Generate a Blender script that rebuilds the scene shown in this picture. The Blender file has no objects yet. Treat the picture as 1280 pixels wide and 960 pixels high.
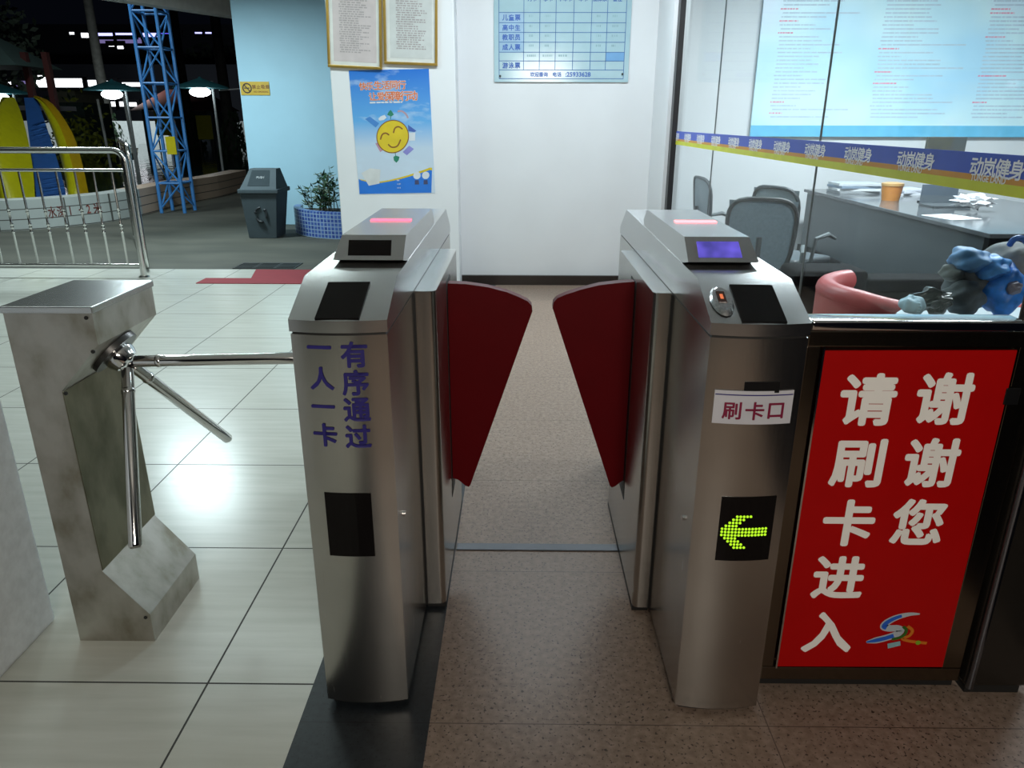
import bpy, bmesh, math, random
from mathutils import Vector, Matrix
random.seed(7)
S = bpy.context.scene
COL = S.collection
R = math.radians

# ------------------------------------------------------------------ camera
CAM = Vector((0, 0, 1.72)); FPX = 921.58
PITCH, YAW, ROLL = .3437, -.010, .0022
cy_, sy_ = math.cos(YAW), math.sin(YAW)
FW = Vector((sy_*math.cos(PITCH), cy_*math.cos(PITCH), -math.sin(PITCH)))
_rt = Vector((cy_, -sy_, 0)); _up = _rt.cross(FW)
RT = _rt*math.cos(ROLL) + _up*math.sin(ROLL)
UP = -_rt*math.sin(ROLL) + _up*math.cos(ROLL)
cd = bpy.data.cameras.new('camera'); cam = bpy.data.objects.new('camera', cd); COL.objects.link(cam)
cd.sensor_width = 36; cd.lens = FPX/1280*36; cd.clip_start = .05; cd.clip_end = 300
M3 = Matrix((RT, UP, -FW)).transposed()
cam.matrix_world = Matrix.Translation(CAM) @ M3.to_4x4()
S.camera = cam

# ------------------------------------------------------------------ world, lights, exposure
W = bpy.data.worlds.new('night'); S.world = W; W.use_nodes = True
W.node_tree.nodes['Background'].inputs[0].default_value = (.0012, .0016, .003, 1)
W.node_tree.nodes['Background'].inputs[1].default_value = 1.0
S.view_settings.view_transform = 'Standard'; S.view_settings.look = 'None'
S.view_settings.exposure = 0; S.view_settings.gamma = 1; S.view_settings.use_curve_mapping = False

def area(name, loc, size, energy, color=(1, 1, 1), rot=(0, 0, 0)):
    l = bpy.data.lights.new(name, 'AREA'); l.shape = 'RECTANGLE'; l.size, l.size_y = size
    l.energy = energy; l.color = color
    o = bpy.data.objects.new(name, l); COL.objects.link(o); o.location = loc; o.rotation_euler = rot
    return o
COOL = (.83, .94, 1.0)
area('corridor_tube_light', (.3, 6.3, 3.62), (1.8, .25), 92, COOL)
area('office_tube_light', (3.6, 6.8, 3.62), (2.4, .5), 300, (.88, .96, 1))
area('office_tube_light', (3.2, 3.8, 3.62), (1.2, .3), 60, (.88, .96, 1))
area('lobby_tube_light', (-2.6, 6.4, 3.62), (1.8, .3), 44, (.82, 1.0, .98))
area('lobby_tube_light', (-2.8, 3.6, 3.62), (1.2, .2), 16, (.90, 1.0, .95))
area('front_fill_light', (.5, -2.4, 2.75), (1.2, .4), 84, (1, .92, .80), (R(52), 0, 0))  # unseen fill behind the camera, added to brighten the sign and foreground
area('yard_lamp', (-4.9, 10.2, 3.6), (1.0, .5), 215, (.78, .96, 1))
area('pool_fill_light', (-8.0, 12.2, 6.5), (1.0, 1.0), 260, (.86, .98, 1))  # added out of view to brighten the slide, kerb and lattice tower
area('far_wall_fill_light', (-22.5, 42.5, 3.6), (3.5, .5), 420, (.86, .98, 1), (R(60), 0, R(10)))  # added light without a fixture, lifts the dark far pool wall

# ------------------------------------------------------------------ materials
def new_mat(name):
    m = bpy.data.materials.new(name); m.use_nodes = True
    nt = m.node_tree; return m, nt, nt.nodes['Principled BSDF']
def N(nt, t, **kw):
    n = nt.nodes.new(t)
    for k, v in kw.items(): setattr(n, k, v)
    return n
def coords(nt, scale=(1, 1, 1), loc=(0, 0, 0)):
    g = N(nt, 'ShaderNodeNewGeometry'); mp = N(nt, 'ShaderNodeMapping')
    mp.inputs['Scale'].default_value = scale; mp.inputs['Location'].default_value = loc
    nt.links.new(g.outputs['Position'], mp.inputs['Vector']); return mp.outputs['Vector']
def noise(nt, vec, scale, detail=3):
    n = N(nt, 'ShaderNodeTexNoise'); n.inputs['Scale'].default_value = scale; n.inputs['Detail'].default_value = detail
    nt.links.new(vec, n.inputs['Vector']); return n.outputs['Fac']
def ramp(nt, fac, stops):
    r = N(nt, 'ShaderNodeValToRGB')
    e = r.color_ramp.elements
    while len(e) < len(stops): e.new(.5)
    for i, (p, c) in enumerate(stops): e[i].position = p; e[i].color = (*c, 1)
    nt.links.new(fac, r.inputs['Fac']); return r.outputs['Color']
def mix(nt, fac, a, b):
    m = N(nt, 'ShaderNodeMix', data_type='RGBA')
    for k, v in ((0, fac), (6, a), (7, b)):
        if isinstance(v, bpy.types.NodeSocket): nt.links.new(v, m.inputs[k])
        elif isinstance(v, tuple): m.inputs[k].default_value = (*v, 1)
        else: m.inputs[k].default_value = v
    return m.outputs[2]
def math_(nt, op, a, b=None):
    m = N(nt, 'ShaderNodeMath', operation=op)
    for i, v in enumerate((a, b)):
        if v is None: continue
        if isinstance(v, bpy.types.NodeSocket): nt.links.new(v, m.inputs[i])
        else: m.inputs[i].default_value = v
    return m.outputs[0]
MATS = {}
def P(name, col, rough=.5, metal=0, var=.06, vs=9, spec=None, emit=None, es=0, coat=0):
    """principled material with a little procedural tone variation"""
    if name in MATS: return MATS[name]
    m, nt, b = new_mat(name)
    f = noise(nt, coords(nt), vs)
    lo = tuple(max(0, c*(1-var)) for c in col); hi = tuple(min(1, c*(1+var)) for c in col)
    nt.links.new(ramp(nt, f, [(.3, lo), (.7, hi)]), b.inputs['Base Color'])
    b.inputs['Roughness'].default_value = rough; b.inputs['Metallic'].default_value = metal
    if spec is not None: b.inputs['Specular IOR Level'].default_value = spec
    if coat: b.inputs['Coat Weight'].default_value = coat
    if emit: b.inputs['Emission Color'].default_value = (*emit, 1); b.inputs['Emission Strength'].default_value = es
    MATS[name] = m; return m
def steel(name, col, r0, r1, scale):
    m, nt, b = new_mat(name)
    v = coords(nt, scale); f = noise(nt, v, 1, 4)
    f2 = noise(nt, coords(nt), 6, 4)
    c1 = ramp(nt, f2, [(.3, tuple(c*.9 for c in col)), (.7, col)])
    if name == 'worn_steel': c1 = ramp(nt, noise(nt, coords(nt, (1, 1, .7)), 11, 7), [(.30, (.34, .315, .25)), (.46, (.47, .45, .405)), (.62, col)])
    if name == 'stained_shaded_steel': c1 = ramp(nt, noise(nt, coords(nt, (1, 1, .6)), 9, 6), [(.32, (.15, .14, .09)), (.6, col)])
    nt.links.new(c1, b.inputs['Base Color'])
    b.inputs['Metallic'].default_value = 1
    rr = N(nt, 'ShaderNodeMapRange'); rr.inputs['To Min'].default_value = r0; rr.inputs['To Max'].default_value = r1
    nt.links.new(f, rr.inputs['Value']); nt.links.new(rr.outputs[0], b.inputs['Roughness'])
    if name == 'brushed_steel':
        bp = N(nt, 'ShaderNodeBump'); bp.inputs['Strength'].default_value = .03; bp.inputs['Distance'].default_value = .001
        nt.links.new(f, bp.inputs['Height']); nt.links.new(bp.outputs[0], b.inputs['Normal'])
    return m
STEEL = steel('brushed_steel', (.53, .515, .49), .19, .30, (240, 240, 5))
STEEL_H = steel('brushed_steel_lid', (.62, .62, .62), .22, .28, (5, 200, 200))
WORN = steel('worn_steel', (.56, .54, .50), .36, .55, (40, 40, 14))
CHROME = P('chrome', (.80, .80, .80), .10, 1, .02)
BRONZE = steel('bronze_steel', (.20, .165, .125), .18, .26, (160, 160, 4))
DKFRAME = P('dark_aluminium', (.035, .035, .038), .35, .6)
BLACK = P('black_plastic', (.008, .008, .009), .3, spec=.25)
BLKGLASS = P('black_acrylic', (.006, .005, .005), .16, 0, .02, spec=.12)
MATTE_BLACK = P('matte_black', (.010, .010, .010), .6)
RED = P('flap_red', (.105, .0005, .003), .45, 0, .04, spec=.15)
SIGNRED = P('sign_red', (.42, .002, .002), .4, 0, .03, spec=.2)
WHITE = P('white_letter', (.95, .93, .90), .5, 0, .02)
BLUEINK = P('blue_letter', (.020, .014, .17), .5)
WALLW = P('white_wall_paint', (.72, .74, .76), .55, 0, .03, 1.5)
CEIL = P('ceiling_white', (.70, .71, .70), .7)
PIER = P('pier_paint', (.72, .76, .80), .6, 0, .08, 30)
SKYBLUE = P('light_blue_paint', (.40, .66, .80), .6, 0, .03, 2)
BASEB = P('baseboard_dark', (.020, .014, .012), .25)

def tile_floor():
    m, nt, b = new_mat('ceramic_floor_tile')
    g = N(nt, 'ShaderNodeNewGeometry'); s = N(nt, 'ShaderNodeSeparateXYZ'); nt.links.new(g.outputs['Position'], s.inputs[0])
    def dist(o, off):
        f = math_(nt, 'FRACT', math_(nt, 'ADD', math_(nt, 'DIVIDE', math_(nt, 'SUBTRACT', o, off), .8), 100.5))
        return math_(nt, 'ABSOLUTE', math_(nt, 'SUBTRACT', f, .5))
    d = math_(nt, 'MINIMUM', dist(s.outputs[0], -1.0027), dist(s.outputs[1], 1.9118))
    gr = math_(nt, 'LESS_THAN', d, .0042)
    f = noise(nt, coords(nt, (2.2, 24, 1)), 1, 4)
    c = ramp(nt, f, [(.25, (.46, .47, .42)), (.75, (.55, .56, .51))])
    nt.links.new(mix(nt, gr, c, (.045, .045, .042)), b.inputs['Base Color'])
    b.inputs['Roughness'].default_value = .26
    nt.links.new(math_(nt, 'ADD', math_(nt, 'MULTIPLY', gr, .5), .24), b.inputs['Roughness'])
    b.inputs['Specular IOR Level'].default_value = .28
    return m
def granite(name, dark, mid, light, jx=None, gap=.0022):
    m, nt, b = new_mat(name)
    v = coords(nt)
    f1 = noise(nt, v, 95, 2); f2 = noise(nt, v, 42, 3); f3 = noise(nt, v, 2.2, 2)
    c = ramp(nt, f2, [(.30, mid), (.50, tuple((a+b_)/2 for a, b_ in zip(mid, light))), (.70, light)])
    sp = ramp(nt, f1, [(.33, (0, 0, 0)), (.40, (1, 1, 1))])
    spn = N(nt, 'ShaderNodeRGBToBW'); nt.links.new(sp, spn.inputs[0])
    c = mix(nt, spn.outputs[0], dark, c)
    c = mix(nt, math_(nt, 'MULTIPLY', f3, .35), c, mid)
    s = N(nt, 'ShaderNodeSeparateXYZ'); nt.links.new(v, s.inputs[0])
    def dist(o, off):
        f = math_(nt, 'FRACT', math_(nt, 'ADD', math_(nt, 'DIVIDE', math_(nt, 'SUBTRACT', o, off), .8), 100.5))
        return math_(nt, 'ABSOLUTE', math_(nt, 'SUBTRACT', f, .5))
    d = dist(s.outputs[1], 1.754)
    if jx is not None: d = math_(nt, 'MINIMUM', d, math_(nt, 'MULTIPLY', math_(nt, 'ABSOLUTE', math_(nt, 'SUBTRACT', s.outputs[0], jx)), 1.25))
    gr = math_(nt, 'LESS_THAN', d, gap)
    nt.links.new(mix(nt, gr, c, tuple(x*.5 for x in mid)), b.inputs['Base Color'])
    b.inputs['Roughness'].default_value = .42; b.inputs['Specular IOR Level'].default_value = .3
    return m
TILE = tile_floor()
GRAN = granite('brown_granite', (.026, .018, .014), (.17, .118, .088), (.28, .21, .165), .757)
DGRAN = granite('black_granite', (.003, .004, .005), (.008, .010, .013), (.018, .022, .026))
def concrete():
    m, nt, b = new_mat('yard_concrete')
    f = noise(nt, coords(nt, (.5, 1.4, 1)), 1.3, 6)
    nt.links.new(ramp(nt, f, [(.3, (.040, .043, .034)), (.7, (.076, .076, .060))]), b.inputs['Base Color'])
    b.inputs['Roughness'].default_value = .8
    return m
CONC = concrete()
def glass():
    m = bpy.data.materials.new('clear_glass'); m.use_nodes = True; nt = m.node_tree; nt.nodes.clear()
    o = N(nt, 'ShaderNodeOutputMaterial'); mx = N(nt, 'ShaderNodeMixShader')
    t = N(nt, 'ShaderNodeBsdfTransparent'); t.inputs[0].default_value = (.95, .985, .985, 1)
    g = N(nt, 'ShaderNodeBsdfGlossy'); g.inputs['Roughness'].default_value = .02
    lw = N(nt, 'ShaderNodeLayerWeight'); lw.inputs[0].default_value = .5
    fac = math_(nt, 'ADD', math_(nt, 'MULTIPLY', math_(nt, 'POWER', lw.outputs['Facing'], 4.0), .22), .012)
    nt.links.new(fac, mx.inputs[0]); nt.links.new(t.outputs[0], mx.inputs[1]); nt.links.new(g.outputs[0], mx.inputs[2])
    nt.links.new(mx.outputs[0], o.inputs[0]); return m
GLASS = glass()
def emis(name, col, st):
    if name in MATS: return MATS[name]
    m = bpy.data.materials.new(name); m.use_nodes = True; nt = m.node_tree; nt.nodes.clear()
    o = N(nt, 'ShaderNodeOutputMaterial'); e = N(nt, 'ShaderNodeEmission')
    e.inputs[0].default_value = (*col, 1); e.inputs[1].default_value = st
    nt.links.new(e.outputs[0], o.inputs[0]); MATS[name] = m; return m
def flat(name, col, rough=.5): return P(name, col, rough, 0, .03)

# ------------------------------------------------------------------ builders
ORG = {}
class MB:
    def __init__(s): s.b = bmesh.new()
    def box(s, lo, hi, m=None):
        lo, hi = Vector(lo), Vector(hi)
        r = bmesh.ops.create_cube(s.b, size=1)
        for v in r['verts']:
            v.co = Vector([lo[i] + (v.co[i]+.5)*(hi[i]-lo[i]) for i in range(3)])
            if m: v.co = m @ v.co
        return s
    def prism(s, pts, axis, a, c):
        """polygon in the plane across axis, extruded from a to c"""
        def mk(p, t):
            q = list(p); q.insert('xyz'.index(axis), t); return s.b.verts.new(q)
        A = [mk(p, a) for p in pts]; B = [mk(p, c) for p in pts]; n = len(pts)
        s.b.faces.new(A); s.b.faces.new(B[::-1])
        for i in range(n): s.b.faces.new((A[i], B[i], B[(i+1) % n], A[(i+1) % n]))
        return s
    def poly(s, pts):
        s.b.faces.new([s.b.verts.new(p) for p in pts]); return s
    def tube(s, pts, r, n=12, closed=False, cap=True, flatten=None):
        pts = [Vector(p) for p in pts]; k = len(pts); rs = r if isinstance(r, (list, tuple)) else [r]*k
        rings = []; pn = None
        for i in range(k):
            a = pts[(i-1) % k] if (closed or i > 0) else pts[i]; c = pts[(i+1) % k] if (closed or i < k-1) else pts[i]
            t = (c-a).normalized()
            if pn is None:
                pn = t.cross(Vector((0, 0, 1))); pn = pn if pn.length > .1 else t.cross(Vector((1, 0, 0)))
            pn = (pn - t*pn.dot(t)).normalized(); q = t.cross(pn)
            rings.append([s.b.verts.new(pts[i] + (pn*math.cos(2*math.pi*j/n) + q*math.sin(2*math.pi*j/n))*rs[i]) for j in range(n)])
        for i in range(k if closed else k-1):
            A, B = rings[i], rings[(i+1) % k]
            for j in range(n): s.b.faces.new((A[j], A[(j+1) % n], B[(j+1) % n], B[j]))
        if cap and not closed: s.b.faces.new(rings[0][::-1]); s.b.faces.new(rings[-1])
        return s
    def lathe(s, prof, c, n=32, squash=1):
        """(radius, z) profile about a vertical axis at c"""
        rings = [[s.b.verts.new((c[0]+r*math.cos(2*math.pi*j/n), c[1]+r*squash*math.sin(2*math.pi*j/n), c[2]+z)) for j in range(n)] for r, z in prof]
        for A, B in zip(rings, rings[1:]):
            for j in range(n): s.b.faces.new((A[j], A[(j+1) % n], B[(j+1) % n], B[j]))
        s.b.faces.new(rings[0][::-1]); s.b.faces.new(rings[-1]); return s
    def ball(s, c, r, n=3, fn=None):
        q = bmesh.ops.create_icosphere(s.b, subdivisions=n, radius=1)
        r = Vector(r) if not isinstance(r, (int, float)) else Vector((r, r, r))
        for v in q['verts']:
            d = 1 if fn is None else fn(v.co)
            v.co = Vector(c) + Vector([v.co[i]*r[i]*d for i in range(3)])
        return s
    def build(s, name, mat, parent=None, bevel=0, smooth=False, seg=2, fn=None, norm=True):
        if bevel:
            bmesh.ops.bevel(s.b, geom=[e for e in s.b.edges if e.is_manifold and e.calc_face_angle(0) > .35], offset=bevel, segments=seg, affect='EDGES', profile=.6)
        if fn:
            for v in s.b.verts: v.co = fn(v.co)
        if norm: bmesh.ops.recalc_face_normals(s.b, faces=s.b.faces[:])
        o_ = Vector((0, 0, 0))
        if parent is not None: o_ = ORG[parent.name]
        if o_.length:
            for v in s.b.verts: v.co -= o_
        me = bpy.data.meshes.new(name); s.b.to_mesh(me); s.b.free()
        me.materials.append(mat)
        if smooth:
            for p in me.polygons: p.use_smooth = True
            try: me.set_sharp_from_angle(angle=R(38))
            except Exception: pass
        o = bpy.data.objects.new(name, me); COL.objects.link(o)
        if parent is not None: o.parent = parent
        ORG[o.name] = o_
        return o
def thing(name, label, cat, loc, group=None):
    o = bpy.data.objects.new(name, None); COL.objects.link(o); o.location = loc; o.empty_display_size = .1
    ORG[o.name] = Vector(loc); o['label'] = label; o['category'] = cat
    if group: o['group'] = group
    return o
def tag(o, label, cat, group=None):
    o['label'] = label; o['category'] = cat
    if group: o['group'] = group
    return o
def struct(o): o['kind'] = 'structure'; return o
def dup(root, loc, rotz, label, group=None):
    r = root.copy(); COL.objects.link(r); r.location = loc; r.rotation_euler = (0, 0, rotz); r['label'] = label
    if group: r['group'] = group
    for ch in list(root.children):
        c = ch.copy(); COL.objects.link(c); c.parent = r
        for g in ch.children:
            d = g.copy(); COL.objects.link(d); d.parent = c
    return r
def at(u, v, Y):
    """the point of the plane y = Y in the direction the photo shows at (u, v)"""
    d = RT*(u-640) - UP*(v-480) + FW*FPX
    return CAM + d*(Y/d.y)
def gnd(u, v, z=0):
    d = RT*(u-640) - UP*(v-480) + FW*FPX
    return CAM + d*((z-CAM.z)/d.z)

GLY = {}
def glyph(ch):
    if ch not in GLY:
        c = bpy.data.curves.new('t', 'FONT'); c.body = ch; c.resolution_u = 3
        o = bpy.data.objects.new('t', c); COL.objects.link(o)
        bpy.context.view_layer.update()
        dg = bpy.context.evaluated_depsgraph_get()
        me = bpy.data.meshes.new_from_object(o.evaluated_get(dg))
        GLY[ch] = ([v.co.copy() for v in me.vertices], [tuple(p.vertices) for p in me.polygons])
        bpy.data.objects.remove(o); bpy.data.curves.remove(c); bpy.data.meshes.remove(me)
    return GLY[ch]
def lettering(name, items, mat, parent, fn, bold=.02, nd=8):
    """items: (text, u, v, size, x stretch), centred at (u, v); fn(u, v, w) gives the place in the scene.
    The strokes are thickened by laying the thin glyph down again around its own outline."""
    m = MB()
    sh = [(0, 0)] + [(bold*math.cos(2*math.pi*i/nd), bold*math.sin(2*math.pi*i/nd)) for i in range(nd)] if bold else [(0, 0)]
    for it in items:
        ch, u, v, size = it[:4]; sx = it[4] if len(it) > 4 else 1
        vs, fs = glyph(ch)
        if not vs: continue
        xs = [p.x for p in vs]; ys = [p.y for p in vs]
        cx, cy = (min(xs)+max(xs))/2, (min(ys)+max(ys))/2
        for k, (dx, dy) in enumerate(sh):
            nv = [m.b.verts.new(fn(u+(p.x-cx+dx)*size*sx, v+(p.y-cy+dy)*size, k*2e-5)) for p in vs]
            for f in fs:
                try: m.b.faces.new([nv[i] for i in f])
                except ValueError: pass
    return m.build(name, mat, parent, norm=False)
def front(y, cx=0, cz=0, rot=0):
    c, s = math.cos(rot), math.sin(rot)
    return lambda u, v, w: Vector((cx+u*c-v*s, y-w, cz+u*s+v*c))

# ------------------------------------------------------------------ the room
struct(MB().box((-9, -3, -.12), (-.66, 8.9, 0)).build('floor', TILE))
struct(MB().box((-.66, -3, -.12), (-.265, 8.1, 0)).build('floor_border', DGRAN))
struct(MB().box((-.265, -3, -.12), (1.75, 8.1, 0)).build('floor_granite', GRAN))
struct(MB().box((1.75, 1.95, -.12), (8, 9.9, 0)).build('floor_office', P('office_floor', (.025, .025, .027), .5)))
struct(MB().box((-45, 8.9, -.14), (-.66, 60, -.004)).build('floor_yard', CONC))
struct(MB().box((-9, -3, 3.7), (8, 8.6, 3.8)).build('ceiling', CEIL))
struct(MB().box((1.5, 8.6, 3.7), (8, 9.9, 3.8)).build('ceiling_office', CEIL))
struct(MB().box((-.8, 8.1, 0), (1.5, 8.3, 3.7)).build('wall_back', WALLW))
struct(MB().box((1.36, 7.28, 0), (1.5, 8.1, 3.7)).build('wall_return', WALLW))
struct(MB().box((1.44, 9.83, 0), (8, 9.95, 3.7)).build('wall_office', WALLW))
struct(MB().box((7.4, 1.95, 0), (7.5, 9.8, 3.7)).build('wall_right', WALLW))
struct(MB().box((-1.865, 7.8, 0), (-.637, 8.1, 3.7)).build('wall_pillar', WALLW, bevel=.012))
struct(MB().box((-.637, 8.06, 0), (1.36, 8.1, .105)).build('baseboard_back', BASEB))
struct(MB().box((1.5, 9.76, 0), (7.4, 9.8, .12)).build('baseboard_office', BASEB))
struct(MB().box((-4.615, 13, 0), (-1.9, 13.3, 4.2)).build('wall_blue', SKYBLUE))
struct(MB().box((-2.05, .6, 0), (-1.685, 2.228, 1.15)).build('wall_pier', PIER, bevel=.015))
# canopy beam and roof above the yard
struct(MB().prism([(-7.05, 12.2), (-4.3, 16.6), (-3.6, 16.6), (-3.6, 12.2)], 'z', 3.78, 3.95).build('ceiling_canopy', P('canopy_under', (.11, .115, .12), .8)))
bm = MB(); a_, b_ = Vector((-7.2, 12.0, 0)), Vector((-4.55, 16.9, 0)); dr = (b_-a_).normalized(); nr = Vector((dr.y, -dr.x, 0))
bm.prism([tuple((a_)[:2]), tuple(b_[:2]), tuple((b_+nr*.3)[:2]), tuple((a_+nr*.3)[:2])], 'z', 3.5, 3.78)
struct(bm.build('trim_canopy_beam', P('beam_paint', (.74, .75, .72), .7)))
# aluminium post at the far end of the glass, joints between panes
struct(MB().box((1.392, 7.17, 0), (1.44, 7.28, 3.7)).build('trim_1', DKFRAME, bevel=.004))
seams = [5.79, 3.745]
for i, y in enumerate(seams):
    struct(MB().box((1.4365, y-.003, .1), (1.4455, y+.003, 3.7)).build('trim_%d' % (i+2), P('silicone', (.16, .18, .19), .4)))
ys = [7.17, 5.795, 5.785, 3.75, 3.74, 2.02]
for i in range(3):
    struct(MB().box((1.436, ys[2*i+1], .1), (1.446, ys[2*i], 3.7)).build('window_%d' % (i+1), GLASS))
struct(MB().box((1.42, 2.02, 0), (1.46, 7.17, .1)).build('trim_4', DKFRAME))

# ------------------------------------------------------------------ flap gate pedestals
YC, DEP, BULGE = 1.828, 1.79, .016
def pedestal(name_label, xl, side, y0):
    """xl: left edge, side +1 when the passage is on its right"""
    w = .25; xr = xl+w; y1 = y0+DEP; xm = xl+w/2
    t = thing('flap_gate_pedestal', name_label, 'gate', (xm, y0+DEP/2, 0), 'flap gate pedestals at the card entrance')
    def bul(x): return BULGE*(1-((x-xm)/(w/2))**2)
    def bulge(co):
        if co.y < y0+.16:
            k = max(0, 1-(co.y-y0)/.16) if co.y > y0 else 1
            return Vector((co.x, co.y - bul(min(max(co.x, xl), xr))*k, co.z))
        if co.y > y1-.16:
            k = min(1, 1-(y1-co.y)/.16)
            return Vector((co.x, co.y + bul(min(max(co.x, xl), xr))*k, co.z))
        return co
    def slab(x0, x1, prof, n=10):
        """profile in (y, z) repeated over n slices of x"""
        m = MB(); rows = []
        for i in range(n+1):
            x = x0+(x1-x0)*i/n
            rows.append([m.b.verts.new(bulge(Vector((x, y, z)))) for y, z in prof])
        k = len(prof)
        for A, B in zip(rows, rows[1:]):
            for j in range(k): m.b.faces.new((A[j], A[(j+1) % k], B[(j+1) % k], B[j]))
        m.b.faces.new(rows[0]); m.b.faces.new(rows[-1][::-1]); return m
    fnf = lambda u, v, wv: Vector((u, y0 - bul(u) - .0018 - wv, v))
    slab(xl+.015, xr-.015, [(y0+.02, 0), (y1-.02, 0), (y1-.02, .022), (y0+.02, .022)]).build('plinth', MATTE_BLACK, t)
    slab(xl, xr, [(y0, .022), (y1, .022), (y1, 1.200), (y0, 1.200)]).build('cabinet', STEEL, t, smooth=True)
    slab(xl+.004, xr-.004, [(y0+.004, 1.2), (y1-.004, 1.2), (y1-.004, 1.207), (y0+.004, 1.207)]).build('lid_gasket', MATTE_BLACK, t)
    L0, Z0, YS, ZS = y0-.003, 1.239, y0+.178, 1.316
    LE, YE = y1+.003, y1-.178
    lid = slab(xl-.002, xr+.002, [(L0, 1.207), (LE, 1.207), (LE, Z0), (YE, ZS+.022), (YS, ZS), (L0, Z0)]).build('lid', STEEL_H, t, smooth=False, bevel=.004)
    for p_ in lid.data.polygons: p_.use_smooth = True
    lid.data.set_sharp_from_angle(angle=R(25))
    def slope(u, v, wv):       # v runs from 0 at the lip to 1 at the top of the sloped face
        k = v; y = L0 + (YS-L0)*k; nz, ny = (YS-L0), -(ZS-Z0); n = math.hypot(nz, ny)
        b0 = bul(u)*max(0, 1-(y-y0)/.16)
        return Vector((u, y - b0*(.9) + ny/n*wv, Z0 + (ZS-Z0)*k + nz/n*wv))
    def plate(name, quad, mat, par, d=.0035, lift=.0005):
        m = MB(); lo = [m.b.verts.new(slope(u, v, lift)) for u, v in quad]; hi = [m.b.verts.new(slope(u, v, lift+d)) for u, v in quad]
        n = len(quad); m.b.faces.new(lo[::-1]); m.b.faces.new(hi)
        for i in range(n): m.b.faces.new((lo[i], lo[(i+1) % n], hi[(i+1) % n], hi[i]))
        return m.build(name, mat, par)
    # card reader window on the sloped face
    if side > 0: plate('reader_window', [(-.521, .02), (-.408, .03), (-.405, .83), (-.519, .82)], BLKGLASS, lid)
    else:
        plate('reader_window', [(.561, .03), (.674, .02), (.677, .82), (.563, .83)], BLKGLASS, lid)
        f = MB(); c = slope(.527, .45, .004)
        q = [slope(.527+.029*math.cos(a)*(1 if abs(math.cos(a)) > .2 else .8), .45+.32*math.sin(a), .003) for a in [i*math.pi/8 for i in range(16)]]
        qh = [slope(.527+.024*math.cos(a), .45+.26*math.sin(a), .012) for a in [i*math.pi/8 for i in range(16)]]
        A = [f.b.verts.new(p) for p in q]; B = [f.b.verts.new(p) for p in qh]
        f.b.faces.new(B); f.b.faces.new(A[::-1])
        for i in range(16): f.b.faces.new((A[i], A[(i+1) % 16], B[(i+1) % 16], B[i]))
        fo = f.build('fingerprint_reader', P('grey_chrome', (.55, .55, .56), .25, 1, .25, 140), t, smooth=True)
        plate('sensor_window', [(.515, .36), (.536, .36), (.537, .60), (.516, .60)], P('sensor_dark', (.05, .02, .015), .2), fo, .003, .011)
        plate('sensor_light', [(.522, .43), (.530, .43), (.5305, .53), (.5225, .53)], emis('sensor_orange', (1, .25, .1), .8), fo, .0008, .0142)
    # upper display box, flush with the passage side
    if side > 0: b0, b1, bo, top0 = xr-.204, xr+.001, -1, xr-.190
    else: b0, b1, bo, top0 = xl-.001, xl+.203, 1, xl+.190
    yf0, zf0, yf1, zf1 = y0+.308, 1.336, y0+.388, 1.397
    def dbx(v, z0k):            # narrower at the top on the outer side
        return v
    ob0 = (b0 if side > 0 else b1); ib = (b1 if side > 0 else b0); ot = top0
    m = MB()
    prof = [(yf0, zf0), (yf1, zf1), (y0+1.06, 1.400), (y0+1.14, 1.352), (y0+1.10, 1.325), (yf0+.09, 1.318)]
    A = []; B = []
    for (y, z) in prof:
        k = (z-zf0)/(zf1-zf0); k = min(max(k, 0), 1)
        A.append(m.b.verts.new((ib, y, z))); B.append(m.b.verts.new((ob0+(ot-ob0)*k, y, z)))
    n = len(prof); m.b.faces.new(A); m.b.faces.new(B[::-1])
    for i in range(n): m.b.faces.new((A[i], A[(i+1) % n], B[(i+1) % n], B[i]))
    box = m.build('display_box', STEEL_H, t, bevel=.0025)
    def dface(u, k, wv=0):
        ny, nz = -(zf1-zf0), (yf1-yf0); n_ = math.hypot(ny, nz)
        return Vector((u, yf0+(yf1-yf0)*k+ny/n_*wv, zf0+(zf1-zf0)*k+nz/n_*wv))
    def dplate(name, q, mat, par):
        m = MB(); lo = [m.b.verts.new(dface(u, k, -.001)) for u, k in q]; hi = [m.b.verts.new(dface(u, k, .0012)) for u, k in q]
        m.b.faces.new(hi); m.b.faces.new(lo[::-1])
        for i in range(4): m.b.faces.new((lo[i], lo[(i+1) % 4], hi[(i+1) % 4], hi[i]))
        return m.build(name, mat, par)
    if side > 0: dplate('display_screen', [(-.502, .18), (-.376, .18), (-.380, .78), (-.507, .78)], BLKGLASS, box)
    else: dplate('display_screen', [(.518, .18), (.644, .18), (.642, .80), (.519, .80)], LCD, box)
    lx = (-.505, -.370) if side > 0 else (.524, .660)
    MB().box((lx[0], y0+.700, 1.396), (lx[1], y0+.735, 1.4015)).build('status_light', emis('status_red', (1, .07, .12), 5.0) if side > 0 else emis('status_red_bright', (1, .16, .18), 5.0), box)
    # flap housing on the passage side
    hx = sorted((xr, xr+.072)) if side > 0 else sorted((xl, xl-.062))
    hy0, hy1 = y0+.485, y1-.485
    MB().box((hx[0]+(.003 if side > 0 else 0), hy0+.01, 0), (hx[1]-(0 if side > 0 else .003), hy1-.01, .02)).build('housing_foot', MATTE_BLACK, t)
    hb = MB().box((hx[0], hy0, .02), (hx[1], hy1, 1.205))
    edges = [e for e in hb.b.edges if abs(e.verts[0].co.z-e.verts[1].co.z) > .5 and abs(e.verts[0].co.x-(hx[1] if side > 0 else hx[0])) < 1e-4]
    bmesh.ops.bevel(hb.b, geom=edges, offset=.022, segments=5, affect='EDGES', profile=.5)
    hs = hb.build('flap_housing', STEEL, t, smooth=True)
    sx = hx[1] if side > 0 else hx[0]
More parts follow.
